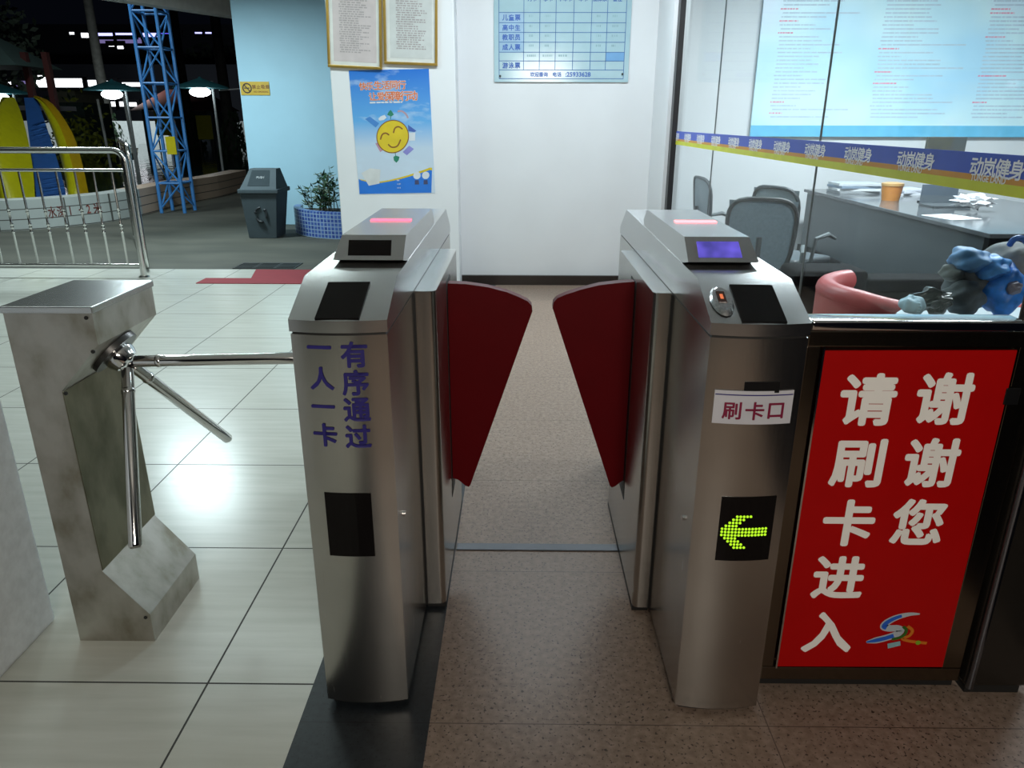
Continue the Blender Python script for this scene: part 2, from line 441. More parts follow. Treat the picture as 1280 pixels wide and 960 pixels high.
    MB().box((sx-.0012, y0+.83, .28), (sx+.0012, y0+.965, 1.165)).build('flap_slot', MATTE_BLACK, hs)
    MB().box((xr-.001 if side > 0 else xl+.001, hy0-.006, .02), (xr+.006 if side > 0 else xl-.006, hy0+.001, 1.2)).build('housing_gasket', MATTE_BLACK, hs)
    # red flap wing: a fan-shaped padded leaf standing in the slot
    fy = y0+.895; th = .05
    if side > 0: out = [(xr+.05, 1.150), (-.20, 1.147), (-.12, 1.136), (-.05, 1.118), (0, 1.098), (.032, 1.082), (.046, 1.066), (.049, 1.045), (-.196, .315), (-.203, .306), (-.216, .311), (-.245, .338), (xr+.05, .352)]
    else: out = [(xl-.045, 1.162), (.375, 1.158), (.295, 1.148), (.225, 1.130), (.172, 1.112), (.141, 1.098), (.127, 1.082), (.124, 1.060), (.372, .322), (.380, .314), (.392, .319), (.42, .344), (xl-.045, .357)]
    MB().prism(out, 'y', fy-th/2, fy+th/2).build('flap', RED, t, bevel=.006, seg=3, smooth=True)
    # side lock and screw
    ex = xr if side > 0 else xl
    d = 1 if side > 0 else -1
    MB().tube([(ex-.002*d, y0+.10, .62), (ex+.006*d, y0+.10, .62)], .008, 14).build('key_lock', CHROME, t, smooth=True)
    MB().box((ex-.001, y0+.235, 1.265), (ex+.001, y0+.243, 1.285)).build('side_slot', MATTE_BLACK, t)
    # front indicator panel
    if side > 0: ip = (xl+.052, xl+.182, .546, .748)
    else: ip = (xl+.070, xl+.222, .550, .752)
    m = MB(); nn = 6; rows = []
    for i in range(nn+1):
        u = ip[0]+(ip[1]-ip[0])*i/nn
        rows.append([m.b.verts.new(Vector((u, y0-bul(u)-dd, z))) for dd, z in ((-.001, ip[2]), (.0015, ip[2]), (.0015, ip[3]), (-.001, ip[3]))])
    for A, B in zip(rows, rows[1:]):
        for j in range(4): m.b.faces.new((A[j], A[(j+1) % 4], B[(j+1) % 4], B[j]))
    m.b.faces.new(rows[0]); m.b.faces.new(rows[-1][::-1])
    ind = m.build('indicator_panel', BLKGLASS, t)
    return t, ind, fnf, bul
def lcd():
    m, nt, b = new_mat('lcd_blue'); nt.nodes.clear()
    o = N(nt, 'ShaderNodeOutputMaterial'); e = N(nt, 'ShaderNodeEmission')
    f = noise(nt, coords(nt, (12, 12, 12)), 1.6, 1)
    nt.links.new(ramp(nt, f, [(.3, (.10, .09, .45)), (.7, (.22, .17, 1.0))]), e.inputs[0]); e.inputs[1].default_value = .75
    nt.links.new(e.outputs[0], o.inputs[0]); return m
LCD = lcd()
pL, indL, fL, bulL = pedestal('stainless gate pedestal with blue characters on its front, left of the passage', -.590, 1, 1.828)
pR, indR, fR, bulR = pedestal('stainless gate pedestal with glowing green arrow and fingerprint reader, right of the passage', .487, -1, 1.815)
sz = .066
lettering('lettering', [('一', -.516, 1.168, sz), ('人', -.516, 1.083, sz), ('一', -.519, 1.004, sz), ('卡', -.520, .922, sz*1.05),
                        ('有', -.426, 1.149, sz*1.1), ('序', -.428, 1.072, sz*1.1), ('通', -.429, .996, sz*1.1), ('过', -.431, .919, sz*1.08)], BLUEINK, pL, fL, .028)
# LED arrow of round dots on the right indicator
ARW = ["....xxxxx....", "..xxxxx......".replace(' ', ''), ".xxxxx.......", "xxxxxxxxxxxxxx", "xxxxxxxxxxxxxx", "xxxxxxxxxxxxxx", ".xxxxxx......", "..xxxxx......", "...xxxxxx....", "....xxxxx...."]
DOTS = [(4, 9), (5, 9), (6, 9), (7, 9), (8, 9), (3, 8), (4, 8), (5, 8), (6, 8), (2, 7), (3, 7), (4, 7), (5, 7), (1, 6), (2, 6), (3, 6), (4, 6)]
DOTS += [(i, 5) for i in range(0, 14)] + [(i, 4) for i in range(0, 14)] + [(i, 3) for i in range(0, 14)]
DOTS += [(1, 2), (2, 2), (3, 2), (4, 2), (2, 1), (3, 1), (4, 1), (5, 1), (3, 0), (4, 0), (5, 0), (6, 0), (4, -1), (5, -1), (6, -1), (7, -1)]
m = MB()
for i, j in DOTS:
    u = .5665 + i*.0094; v = .6035 + j*.0098
    p = Vector((u, 1.815-bulR(u)-.0022, v))
    m.tube([p+Vector((0, .001, 0)), p-Vector((0, .0008, 0))], .0037, 8)
m.build('arrow_lights', emis('led_green', (.42, .80, .02), 1.35), indR)
# narrow black card slot and the paper notice stuck over it
MB().box((.583, 1.815-.0145-.0025, 1.056), (.674, 1.815-.010, 1.086)).build('card_slot', BLACK, pR)
def sheet(name, u0, u1, z0, z1, d, mat, parent=None, nn=8):
    m = MB(); rows = []
    for i in range(nn+1):
        u = u0+(u1-u0)*i/nn
        rows.append([m.b.verts.new(Vector((u, 1.815-bulR(u)-dd, z))) for dd, z in ((d-.0008, z0), (d, z0), (d, z1), (d-.0008, z1))])
    for A, B in zip(rows, rows[1:]):
        for j in range(4): m.b.faces.new((A[j], A[(j+1) % 4], B[(j+1) % 4], B[j]))
    m.b.faces.new(rows[0]); m.b.faces.new(rows[-1][::-1]); return m.build(name, mat, parent)
nt_ = tag(sheet('paper_notice', .510, .716, .968, 1.061, .0036, P('paper_white', (.60, .60, .66), .6)), 'white paper notice with three dark red characters stuck on the right pedestal', 'notice')
sheet('ink_line', .512, .714, 1.048, 1.051, .0042, BLUEINK, nt_)
MAROON = P('maroon_letter', (.22, .006, .045), .5)
lettering('lettering', [('刷', .557, 1.006, .052), ('卡', .616, 1.006, .053), ('口', .672, 1.006, .053)], MAROON, nt_, lambda u, v, w: Vector((u, 1.815-bulR(u)-.0046-w, v)), .022)

# threshold strip across the passage
tag(MB().box((-.262, 2.705, 0), (.424, 2.755, .006)).build('threshold_strip', P('strip_metal', (.085, .09, .10), .5, .6), bevel=.002), 'dark metal strip across the granite floor between the pedestals', 'floor strip')

# ------------------------------------------------------------------ tripod turnstile
T = thing('tripod_turnstile', 'worn C-shaped steel turnstile with three polished arms', 'turnstile', (-1.40, 2.30, 0))
prof = [(-1.532, 0), (-1.268, 0), (-1.268, .112), (-1.402, .285), (-1.406, .932), (-1.266, 1.080), (-1.266, 1.185), (-1.532, 1.185)]
MB().prism(prof, 'y', 2.113, 2.49).build('housing', WORN, T, bevel=.003)
MB().prism([(-1.4015, .288), (-1.3985, .288), (-1.4025, .930), (-1.4055, .930)], 'y', 2.1135, 2.4895).build('recess_panel', steel('stained_shaded_steel', (.27, .25, .18), .34, .5, (40, 40, 14)), T)  # olive stains; the recess's darker reflection is put into the colour too
MB().box((-1.537, 2.108, 1.178), (-1.261, 2.496, 1.199)).build('top_cover', STEEL_H, T, bevel=.003)
hub = Vector((-1.325, 2.30, 1.0)); ax = Vector((1, 0, -1)).normalized(); uu = Vector((1, 0, 1)).normalized(); vv = Vector((0, 1, 0))
MB().tube([hub-ax*.012, hub+ax*.006], [.085, .085], 28).build('mounting_plate', P('hub_dark', (.10, .10, .10), .35, .9), T, smooth=True)
MB().tube([hub+ax*.006, hub+ax*.022, hub+ax*.048, hub+ax*.058], [.050, .052, .042, .020], 28).build('hub', CHROME, T, smooth=True)
for ph, L_ in ((0, .70), (120, .60), (240, .62)):
    c = R(46.5); d = ax*math.cos(c) + (uu*math.cos(R(ph)) + vv*math.sin(R(ph)))*math.sin(c)
    o0 = hub+ax*.045
    am = MB().tube([o0+d*.03, o0+d*(L_-.006), o0+d*L_], [.0195, .0195, .016], 20).build('arm', CHROME, T, smooth=True)
    MB().tube([o0+d*.10, o0+d*.104, o0+d*.112, o0+d*.116], [.0196, .0215, .0215, .0196], 20).build('collar', CHROME, am, smooth=True)
# dark screw heads on the sheet-metal joints
for i, (x, z) in enumerate([(-1.285, 1.165), (-1.285, 1.06), (-1.395, .925), (-1.285, .10)]):
    MB().tube([(x, 2.115, z), (x, 2.110, z)], .006, 10).build('rivet', MATTE_BLACK, T)

# ------------------------------------------------------------------ red sign wall on the right
YW = 1.915
PW = thing('low_partition', 'waist-high bronze steel partition under a chrome rail, right of the pedestal', 'partition', (1.06, 1.96, 0))
MB().box((.775, YW+.012, .045), (1.405, YW+.075, 1.19)).build('backing_panel', BRONZE, PW)
MB().box((.775, YW-.006, 1.148), (1.405, YW+.02, 1.192)).build('top_frame', BRONZE, PW, bevel=.003)
MB().box((.775, YW-.006, .04), (1.405, YW+.02, .088)).build('bottom_frame', BRONZE, PW, bevel=.003)
MB().box((.775, YW-.004, .088), (.812, YW+.02, 1.148)).build('side_frame', BRONZE, PW, bevel=.002)
MB().box((1.345, YW-.004, .088), (1.405, YW+.02, 1.148)).build('side_frame', BRONZE, PW, bevel=.002)
MB().box((.775, YW+.02, 0), (1.405, YW+.07, .045)).build('kick_plate', MATTE_BLACK, PW)
MB().box((.772, YW-.022, 1.196), (1.338, YW+.060, 1.224)).build('top_rail', CHROME, PW, bevel=.008, seg=3, smooth=True)
MB().box((1.33, YW-.012, .985), (1.372, YW-.005, 1.035)).build('clip', BLACK, PW, bevel=.004)
MB().box((.818, YW-.010, .086), (.823, YW-.004, 1.146)).build('trim_strip', CHROME, PW)
sg = thing('entry_sign', 'red panel sign with large white Chinese characters and a small emblem', 'sign', (1.08, YW, .62))
MB().prism([(.823, .094), (1.342, .097), (1.335, 1.142), (.823, 1.138)], 'y', YW-.010, YW-.0045).build('panel', SIGNRED, sg)
fs_ = front(YW-.0108)
zs = .158
lettering('lettering', [('请', .960, .998, zs), ('刷', .962, .805, zs), ('卡', .967, .612, zs), ('进', .966, .425, zs), ('入', .964, .226, zs),
                        ('谢', 1.168, 1.002, zs), ('谢', 1.170, .808, zs), ('您', 1.168, .617, zs)], WHITE, sg, fs_, .032)
# the swoosh emblem
def ribbon(m, pts, w, y):
    n = len(pts); L = []; Q = []
    for i, p in enumerate(pts):
        a = Vector(pts[max(i-1, 0)]); b = Vector(pts[min(i+1, n-1)]); t = (b-a).normalized(); k = Vector((-t.y, t.x))
        ww = w[i]
        L.append(m.b.verts.new((p[0]+k.x*ww, y, p[1]+k.y*ww))); Q.append(m.b.verts.new((p[0]-k.x*ww, y, p[1]-k.y*ww)))
    for i in range(n-1): m.b.faces.new((L[i], L[i+1], Q[i+1], Q[i]))
def E_(px, py): p = at(1060+px*.1094, 740+py*.1094, YW-.011); return (p.x, p.z)
def smoothline(pts, k=5):
    out = []
    n = len(pts)
    for i in range(n-1):
        p0, p1, p2, p3 = [Vector(pts[min(max(j, 0), n-1)]) for j in (i-1, i, i+1, i+2)]
        for s in range(k):
            t = s/k
            out.append(tuple(.5*((2*p1)+(p2-p0)*t+(2*p0-5*p1+4*p2-p3)*t*t+(3*p1-p0-3*p2+p3)*t**3)))
    out.append(tuple(pts[-1])); return out
swo = smoothline([E_(*p) for p in [(820, 252), (700, 255), (560, 290), (450, 345), (410, 395), (470, 415), (560, 415), (600, 440), (560, 480), (450, 520), (330, 550), (210, 572)]])
nW = len(swo)
wd = [.0015+.0105*math.sin(min(1, (i+1)/nW*3.0)*math.pi/2)*(1 if i < nW*.9 else max(.2, (nW-i)/(nW*.1))) for i in range(nW)]
m = MB(); ribbon(m, swo, wd, YW-.0110); em = m.build('emblem', P('emblem_silver', (.45, .50, .55), .5), sg, norm=False)
m = MB(); ribbon(m, swo[8:24], [w*.6 for w in wd[8:24]], YW-.0114); ribbon(m, swo[42:], [w*.6 for w in wd[42:]], YW-.0114)
m.build('blue_stroke', P('emblem_blue', (.02, .12, .60), .5), em, norm=False)
gr_ = smoothline([E_(*p) for p in [(630, 395), (665, 430), (650, 480), (590, 520), (500, 540)]])
m = MB(); ribbon(m, gr_, [.005]*len(gr_), YW-.0113); m.build('green_stroke', P('emblem_green', (.03, .12, .01), .5), em, norm=False)
og_ = smoothline([E_(*p) for p in [(680, 390), (735, 440), (700, 500), (620, 530), (700, 560), (900, 585)]])
m = MB(); ribbon(m, og_, [.005]*len(og_), YW-.0112); m.build('orange_stroke', P('emblem_orange', (.60, .16, .01), .5), em, norm=False)
p1 = [E_(*p) for p in [(450, 590), (595, 560), (600, 610), (455, 645)]]
MB().poly([(x, YW-.0115, z) for x, z in p1]).build('pale_patch', P('emblem_teal', (.25, .45, .50), .5), em)
gx, gz = E_(800, 578); MB().tube([(gx, YW-.0112, gz), (gx, YW-.0118, gz)], .008, 14).build('green_dot', P('emblem_lime', (.20, .40, .02), .5), em)

# dark column at the right edge
cl = thing('steel_column', 'dark bronze column with rounded front edge at the right edge', 'column', (1.50, 1.97, 0))
MB().box((1.418, 1.895, .03), (1.63, 2.06, 3.7)).build('shaft', P('column_dark', (.030, .026, .022), .25, .5), cl, bevel=.016, seg=4, smooth=True)
MB().tube([(1.432, 1.893, .03), (1.432, 1.893, 3.7)], .012, 14).build('edge_highlight', P('highlight_steel', (.22, .24, .28), .25, 1), cl, smooth=True)  # bluish tube standing in for the highlight along the column edge
MB().box((1.428, 1.905, 0), (1.60, 2.04, .03)).build('foot', MATTE_BLACK, cl)

# ------------------------------------------------------------------ safety band on the glass
bz0, bz1 = 1.512, 1.628
sb = thing('safety_band', 'blue and yellow safety band with repeated white logos along the glass', 'sticker band', (1.43, 4.6, 1.57))
h = bz1-bz0
BB = [('blue_stripe', bz0+.44*h, bz1, P('band_blue', (.03, .085, .52), .4)), ('orange_stripe', bz0+.28*h, bz0+.44*h, P('band_orange', (.62, .28, .015), .4)), ('yellow_stripe', bz0, bz0+.28*h, P('band_yellow', (.62, .66, .01), .4))]
for nme, z0, z1, mt in BB: MB().box((1.4335, 1.99, z0), (1.4355, 7.17, z1)).build(nme, mt, sb)
fb = lambda u, v, w: Vector((1.4328-w, -u, v))
for k in range(11):
    y = 2.325+.4835*k
    lg_ = lettering('logo', [(ch, -y+(-1.5+q)*.066, bz0+.64*h, .060, 1.22) for q, ch in enumerate('动岚健身')], P('band_white', (.88, .90, .94), .5), sb, fb, .02)
    lettering('logo_caption', [('TUNGE LAND', -y-.03, bz0+.355*h, .027, 1.05)], P('band_cream', (.85, .82, .74), .5), lg_, fb, .035)

# ------------------------------------------------------------------ wall boards and posters
def rows_of_text(m, y, x0, x1, z0, z1, n, hgt, rnd, gap=.25):
    for i in range(n):
        z = z1-(z1-z0)*(i+.5)/n; x = x0+ (0 if i % 3 else (x1-x0)*.04); end = x0+(x1-x0)*rnd.uniform(.55, 1.0)
        while x < end:
            l = rnd.uniform(.02, .09)*(x1-x0)/.6; l = min(l, end-x)
            m.poly([(x, y, z), (x+l, y, z), (x+l, y, z+hgt), (x, y, z+hgt)])
            x += l+rnd.uniform(.004, .012)
rn = random.Random(3)
INK = P('ink_grey', (.34, .31, .31), .6)
YP = 7.8
GOLD = P('gold_frame', (.50, .33, .08), .3, .8)
def framed(label, x0, x1, z0, z1, rot, paper, head):
    cx, cz = (x0+x1)/2, (z0+z1)/2
    t = thing('framed_notice', label, 'framed notice', (cx, YP, cz), 'gold framed notices on the pillar')
    M = Matrix.Translation((cx, YP, cz)) @ Matrix.Rotation(rot, 4, 'Y') @ Matrix.Translation((-cx, -YP, -cz))
    w = .024
    fr = MB()
    for lo, hi in (((x0, z0), (x1, z0+w)), ((x0, z1-w), (x1, z1)), ((x0, z0+w), (x0+w, z1-w)), ((x1-w, z0+w), (x1, z1-w))):
        fr.box((lo[0], YP-.030, lo[1]), (hi[0], YP, hi[1]), M)
    fr.build('frame', GOLD, t, bevel=.004)
    MB().box((x0+w, YP-.012, z0+w), (x1-w, YP-.004, z1-w), M).build('mat_board', P('mat_white', (.62, .64, .62), .5), t)
    pp = MB().box((x0+w+.035, YP-.0135, z0+w+.035), (x1-w-.03, YP-.012, z1-w-.03), M).build('paper', paper, t)
    tx = MB(); rows_of_text(tx, YP-.0142, x0+.12, x1-.10, z0+.13, z1-.22, 26, .011, rn)
    tx.build('text_lines', INK, pp, fn=lambda c: M @ c, norm=False)
    MB().box((x0+.14, YP-.0142, z1-.20), (x1-.12, YP-.0136, z1-.10), M).build('heading', head, pp)
framed('gold framed pinkish notice, left of the two frames on the pillar', -1.858, -1.330, 2.190, 3.05, R(2.6), P('paper_pink', (.52, .46, .46), .6), P('head_yellow', (.60, .58, .30), .6))
framed('gold framed grey notice, right of the two frames on the pillar', -1.312, -.795, 2.222, 3.08, R(1.9), P('paper_grey', (.52, .54, .53), .6), P('head_grey', (.40, .42, .44), .6))

# smiling-sun poster
po = thing('poster', 'blue sky poster with a yellow smiling face, under the gold frames', 'poster', (-1.27, YP, 1.59))
PX0, PX1, PZ0, PZ1 = -1.668, -.884, 1.002, 2.182
def sky():
    m, nt, b = new_mat('poster_sky')
    g = N(nt, 'ShaderNodeNewGeometry'); s = N(nt, 'ShaderNodeSeparateXYZ'); nt.links.new(g.outputs['Position'], s.inputs[0])
    k = math_(nt, 'DIVIDE', math_(nt, 'SUBTRACT', s.outputs[2], PZ0), PZ1-PZ0)
    c = ramp(nt, k, [(0, (.55, .63, .72)), (.38, (.50, .62, .74)), (.60, (.12, .38, .72)), (1, (.02, .16, .58))])
    f = noise(nt, coords(nt, (3, 3, 7)), 1.3, 5)
    cl_ = ramp(nt, f, [(.52, (0, 0, 0)), (.72, (1, 1, 1))])
    bw = N(nt, 'ShaderNodeRGBToBW'); nt.links.new(cl_, bw.inputs[0])
    nt.links.new(mix(nt, math_(nt, 'MULTIPLY', bw.outputs[0], .75), c, (.55, .68, .80)), b.inputs['Base Color']); b.inputs['Roughness'].default_value = .35
    return m
rotp = R(-1.2); PM = Matrix.Translation((-1.276, YP, 1.592)) @ Matrix.Rotation(rotp, 4, 'Y') @ Matrix.Translation((1.276, -YP, -1.592))
sh = MB().box((PX0, YP-.003, PZ0), (PX1, YP-.0005, PZ1), PM).build('sheet', sky(), po)
def pu(px, py):               # place read on the 734x960 close-up of the poster
    return (PX0 + (px-35-(py-40)*.085)/560*(PX1-PX0), PZ0 + (930-py)/890*(PZ1-PZ0))
def ppoly(name, pts, mat, d=.0036, par=None):
    return MB().poly([PM @ Vector((pu(*p)[0], YP-d, pu(*p)[1])) for p in pts]).build(name, mat, par or po)
def disc(cx, cy, r, n=40): return [(cx+r*math.cos(2*math.pi*i/n), cy-r*1.02*math.sin(2*math.pi*i/n)) for i in range(n)]
PBLUE = P('poster_blue', (.02, .17, .62), .4); PYEL = P('poster_yellow', (.62, .47, .02), .4); PWHT = P('poster_white', (.62, .66, .70), .4)
wave = [(104, 800)] + [(104+i*18, 800+38*math.sin(i/10*math.pi*.5)-max(0, i-8)**1.6*1.2) for i in range(1, 30)]
wave = [(p[0], min(p[1], 840)) for p in wave if p[0] < 640]
ppoly('yellow_wave', [(105, 812)]+[(105+x, 812+26*math.sin(min(1, x/160)*math.pi*.5)-max(0, x-120)**1.5*.0125) for x in range(20, 532, 20)]+[(641, 740), (641, 900), (110, 900)], PYEL, .0034)
ppoly('blue_foot', [(105, 812)]+[(105+x, 818+30*math.sin(min(1, x/160)*math.pi*.5)-max(0, x-120)**1.5*.0115) for x in range(20, 532, 20)]+[(641, 760), (642, 926), (112, 926)], PBLUE, .0038)
fc = ppoly('smiling_face', disc(350, 508, 112), P('face_yellow', (.66, .50, .03), .4), .0042)
def stroke(pts, w, mat, par, d, name):
    m = MB(); L = smoothline([pu(*p) for p in pts], 5); n = len(L)
    ribbon(m, L, [w]*n, YP-d); return m.build(name, mat, par, fn=lambda c: PM @ c, norm=False)
BRN = P('face_line', (.22, .09, .02), .5)
stroke([(262, 528), (275, 492), (300, 482), (325, 496)], .007, BRN, fc, .0048, 'eye')
stroke([(355, 482), (366, 448), (392, 438), (420, 456)], .007, BRN, fc, .0048, 'eye')
stroke([(318, 562), (345, 584), (385, 576), (408, 530)], .007, BRN, fc, .0048, 'mouth')
stroke(disc(350, 508, 114)[:]+[disc(350, 508, 114)[0]], .0045, BRN, fc, .0046, 'outline')
GRN = P('poster_leaf', (.02, .20, .12), .5)
ppoly('tree', [(335, 385), (331, 385), (331, 362), (308, 352), (318, 332), (333, 318), (346, 335), (356, 352), (337, 364)], GRN, .0044)
ppoly('tree', [(368, 625), (373, 625), (375, 645), (402, 655), (396, 680), (380, 698), (362, 680), (358, 655), (371, 646)], GRN, .0044)
ppoly('building_picture', [(150, 378), (185, 362), (252, 412), (228, 440)], P('poster_mid', (.06, .22, .55), .4), .0044)
ppoly('building_picture', [(424, 620), (470, 575), (505, 600), (455, 645)], P('poster_violet', (.25, .25, .60), .4), .0044)
ppoly('building_picture', [(458, 425), (520, 470), (505, 478), (462, 470)], P('poster_navy', (.06, .12, .40), .4), .0044)
ppoly('building_picture', [(225, 552), (240, 552), (280, 605), (262, 618)], P('poster_rose', (.45, .25, .35), .4), .0044)
ppoly('building_picture', [(466, 482), (512, 482), (512, 540), (468, 540)], PWHT, .0044)
ppoly('cloud', [(245, 380), (262, 362), (290, 352), (305, 372), (285, 388), (255, 392)], PWHT, .0044)
stroke([(382, 330), (410, 328), (440, 348), (458, 378)], .008, P('poster_rain', (.45, .30, .35), .5), po, .0044, 'rainbow')
ppoly('cards', [(125, 770), (190, 735), (265, 745), (258, 850), (180, 865)], P('poster_card', (.60, .62, .62), .5), .0044)
for bx in (532, 596):
    ppoly('figure', disc(bx, 795, 27, 20), PWHT, .0043); ppoly('figure', [(bx-14, 830), (bx+14, 830), (bx+18, 862), (bx-14, 862)], P('poster_dark', (.05, .06, .14), .5), .0044)
ORG_ = P('poster_orange', (.62, .16, .06), .5)
def pf(u, v, w): return PM @ Vector((u, YP-.005-w, v))
def pt(txt, px, py, s, gap): return [(c, pu(px+i*gap, py-i*1.2)[0], pu(px, py)[1], s) for i, c in enumerate(txt)]
lettering('title', pt('快乐', 135, 150, .075, 48)+pt('生活同行', 240, 146, .085, 56)+pt('让爱', 205, 222, .08, 56)+pt('保障行动', 315, 222, .095, 58), PWHT, po, lambda u, v, w: PM @ Vector((u, YP-.0046-w, v)), .055)
lettering('title_fill', pt('快乐', 135, 150, .075, 48)+pt('生活同行', 240, 146, .085, 56)+pt('让爱', 205, 222, .08, 56)+pt('保障行动', 315, 222, .095, 58), ORG_, po, pf, .022)
rr = random.Random(9)
for i in range(3):
    m = MB(); rows_of_text(m, YP-.005, pu(300, 0)[0]+.02, pu(420, 830+i*28)[0], pu(0, 838+i*28)[1], pu(0, 828+i*28)[1], 1, .012, rr); m.build('small_text', PWHT, po, fn=lambda c: PM @ c, norm=False)
m = MB(); rows_of_text(m, YP-.005, pu(170, 268)[0], pu(530, 268)[0], pu(0, 275)[1], pu(0, 265)[1], 1, .014, rr); m.build('small_text', PWHT, po, fn=lambda c: PM @ c, norm=False)

# price list board on the back wall
YB = 8.1
pb = thing('price_board', 'pale green-blue price table board with blue grid on the back wall', 'board', (.41, YB, 2.6))
GX0, GX1, GZ0, GZ1 = -.268, 1.088, 2.085, 3.12
MB().box((GX0, YB-.016, GZ0), (GX1, YB-.004, GZ1)).build('board', P('board_aqua', (.37, .54, .60), .14, 0, .03), pb)
BL = P('grid_blue', (.05, .14, .36), .5); BL2 = P('cell_blue', (.16, .36, .62), .5)
def bz(py): return GZ0 + (640-py)/640*(at(700, 0, YB).z-GZ0) if False else at(0, py*.1563, YB).z
def bpx(px, py): p = at(600+px*.15625, py*.15625, YB-.0165); return p.x, p.z
gl = MB()
XS = [0, 210, 345, 480, 630, 780, 912, 1070]; x_l, x_r = GX0+.05, GX1-.05
cx_ = [x_l+(x_r-x_l)*k/1070 for k in XS]
zr = [bpx(640, y)[1] for y in (630, 560, 488, 418, 338, 260, 182, 100)] + [GZ1-.14, GZ1-.03]
for z in zr: gl.box((x_l, YB-.0172, z-.003), (x_r, YB-.016, z+.003))
for i, x in enumerate(cx_): gl.box((x-.003, YB-.0172, zr[1] if 0 < i < 7 else zr[0]), (x+.003, YB-.016, zr[-1]))
gl.build('grid', BL, pb)
MB().box((cx_[6], YB-.0170, zr[2]), (cx_[7], YB-.016, zr[3])).build('blue_cell', BL2, pb)
MB().box((cx_[0], YB-.0168, zr[3]), (cx_[1], YB-.016, zr[7])).build('label_column', P('cell_pale', (.30, .46, .60), .4), pb)
mid = lambda a, b: (a+b)/2
BINK = P('board_ink', (.04, .12, .42), .5); fpb = front(YB-.0176)
for t_, k in (('成人票', 3), ('教职员', 4), ('高中生', 5), ('儿童票', 6), ('游泳票', 1)):
    lettering('row_label', [(c, mid(cx_[0], cx_[1])+(-1+q)*.062, mid(zr[k], zr[k+1]), .058) for q, c in enumerate(t_)], BINK, pb, fpb, .03)
lettering('footer_text', [(c, .118+q*.045, mid(zr[0], zr[1]), .046) for q, c in enumerate('欢迎垂询')], BINK, pb, fpb, .03)
lettering('footer_text', [(c, .345+q*.045, mid(zr[0], zr[1]), .046) for q, c in enumerate('电话')], BINK, pb, fpb, .03)
lettering('phone_number', [(':25933628', .58, mid(zr[0], zr[1]), .058, 1.05)], BINK, pb, fpb, .03)
for k, t_ in enumerate(('月卡', '季卡', '半年卡', '年卡', '团体票', '备注')):
    lettering('column_heading', [(c, mid(cx_[k+1], cx_[k+2])+(q-(len(t_)-1)/2)*.046, mid(zr[7], zr[8])-.01, .046) for q, c in enumerate(t_)], BINK, pb, fpb, .03)
rr = random.Random(5); FAINT = P('board_faint', (.22, .36, .40), .5)
for k in (1, 2, 5, 6):
    for r_ in (3, 4, 5, 6):
        m = MB(); rows_of_text(m, YB-.0174, cx_[k]+.05, cx_[k]+.11, mid(zr[r_], zr[r_+1])-.01, mid(zr[r_], zr[r_+1])+.02, 1, .02, rr); m.build('cell_mark', FAINT, pb, norm=False)
for k in (1, 2, 3):
    m = MB(); rows_of_text(m, YB-.0174, cx_[k]+.03, cx_[k]+.13, mid(zr[2], zr[3])-.012, mid(zr[2], zr[3])+.012, 1, .018, rr); m.build('cell_mark', FAINT, pb, norm=False)
for x, z in ((GX0+.06, GZ0+.055), (GX1-.06, GZ0+.075)):
    MB().tube([(x, YB-.014, z), (x, YB-.026, z)], .011, 14).build('fixing_stud', P('stud', (.06, .08, .09), .3, .8), pb, smooth=True)

# ------------------------------------------------------------------ office behind the glass
YO = 9.8
nb = thing('notice_board', 'large light-blue rules board on the office wall behind the glass', 'board', (5.0, YO, 2.5))
q0 = at(946, 172, YO-.03)
NX0, NX1, NZ0, NZ1 = q0.x-.09, 7.2, at(1100, 171, YO-.03).z, 3.55
def board_mat():
    m, nt, b = new_mat('board_sky')
    f = noise(nt, coords(nt, (.8, 1, .8)), 1.0, 2)
    nt.links.new(ramp(nt, f, [(.35, (.46, .76, .95)), (.55, (.66, .90, .96)), (.70, (.70, .82, .97))]), b.inputs['Base Color']); b.inputs['Roughness'].default_value = .3
    return m
MB().box((NX0, YO-.03, NZ0), (NX1, YO, NZ1)).build('panel', board_mat(), nb)
MB().box((NX0, YO-.034, NZ0), (NX1, YO-.03, at(1100, 157, YO-.03).z)).build('bottom_stripe', P('stripe_blue', (.16, .55, .82), .3), nb)
m = MB(); m2 = MB(); rr = random.Random(11)
zt0 = at(1100, 152, YO).z
for (ua, ub) in ((966, 1075), (1092, 1210), (1222, 1350)):
    xa, xb = at(ua, 80, YO).x, at(ub, 80, YO).x; z = zt0+.03; i = 0
    while z < NZ1-.1:
        tgt = m2 if rr.random() < .17 else m
        end = xa+(xb-xa)*(rr.uniform(.2, .35) if tgt is m2 else rr.uniform(.4, 1))
        rows_of_text(tgt, YO-.031, xa, end, z, z+.03, 1, .016, rr); z += .043
m.build('text_lines', P('board_text', (.50, .64, .76), .5), nb, norm=False); m2.build('red_headings', P('board_red', (.80, .30, .42), .5), nb, norm=False)

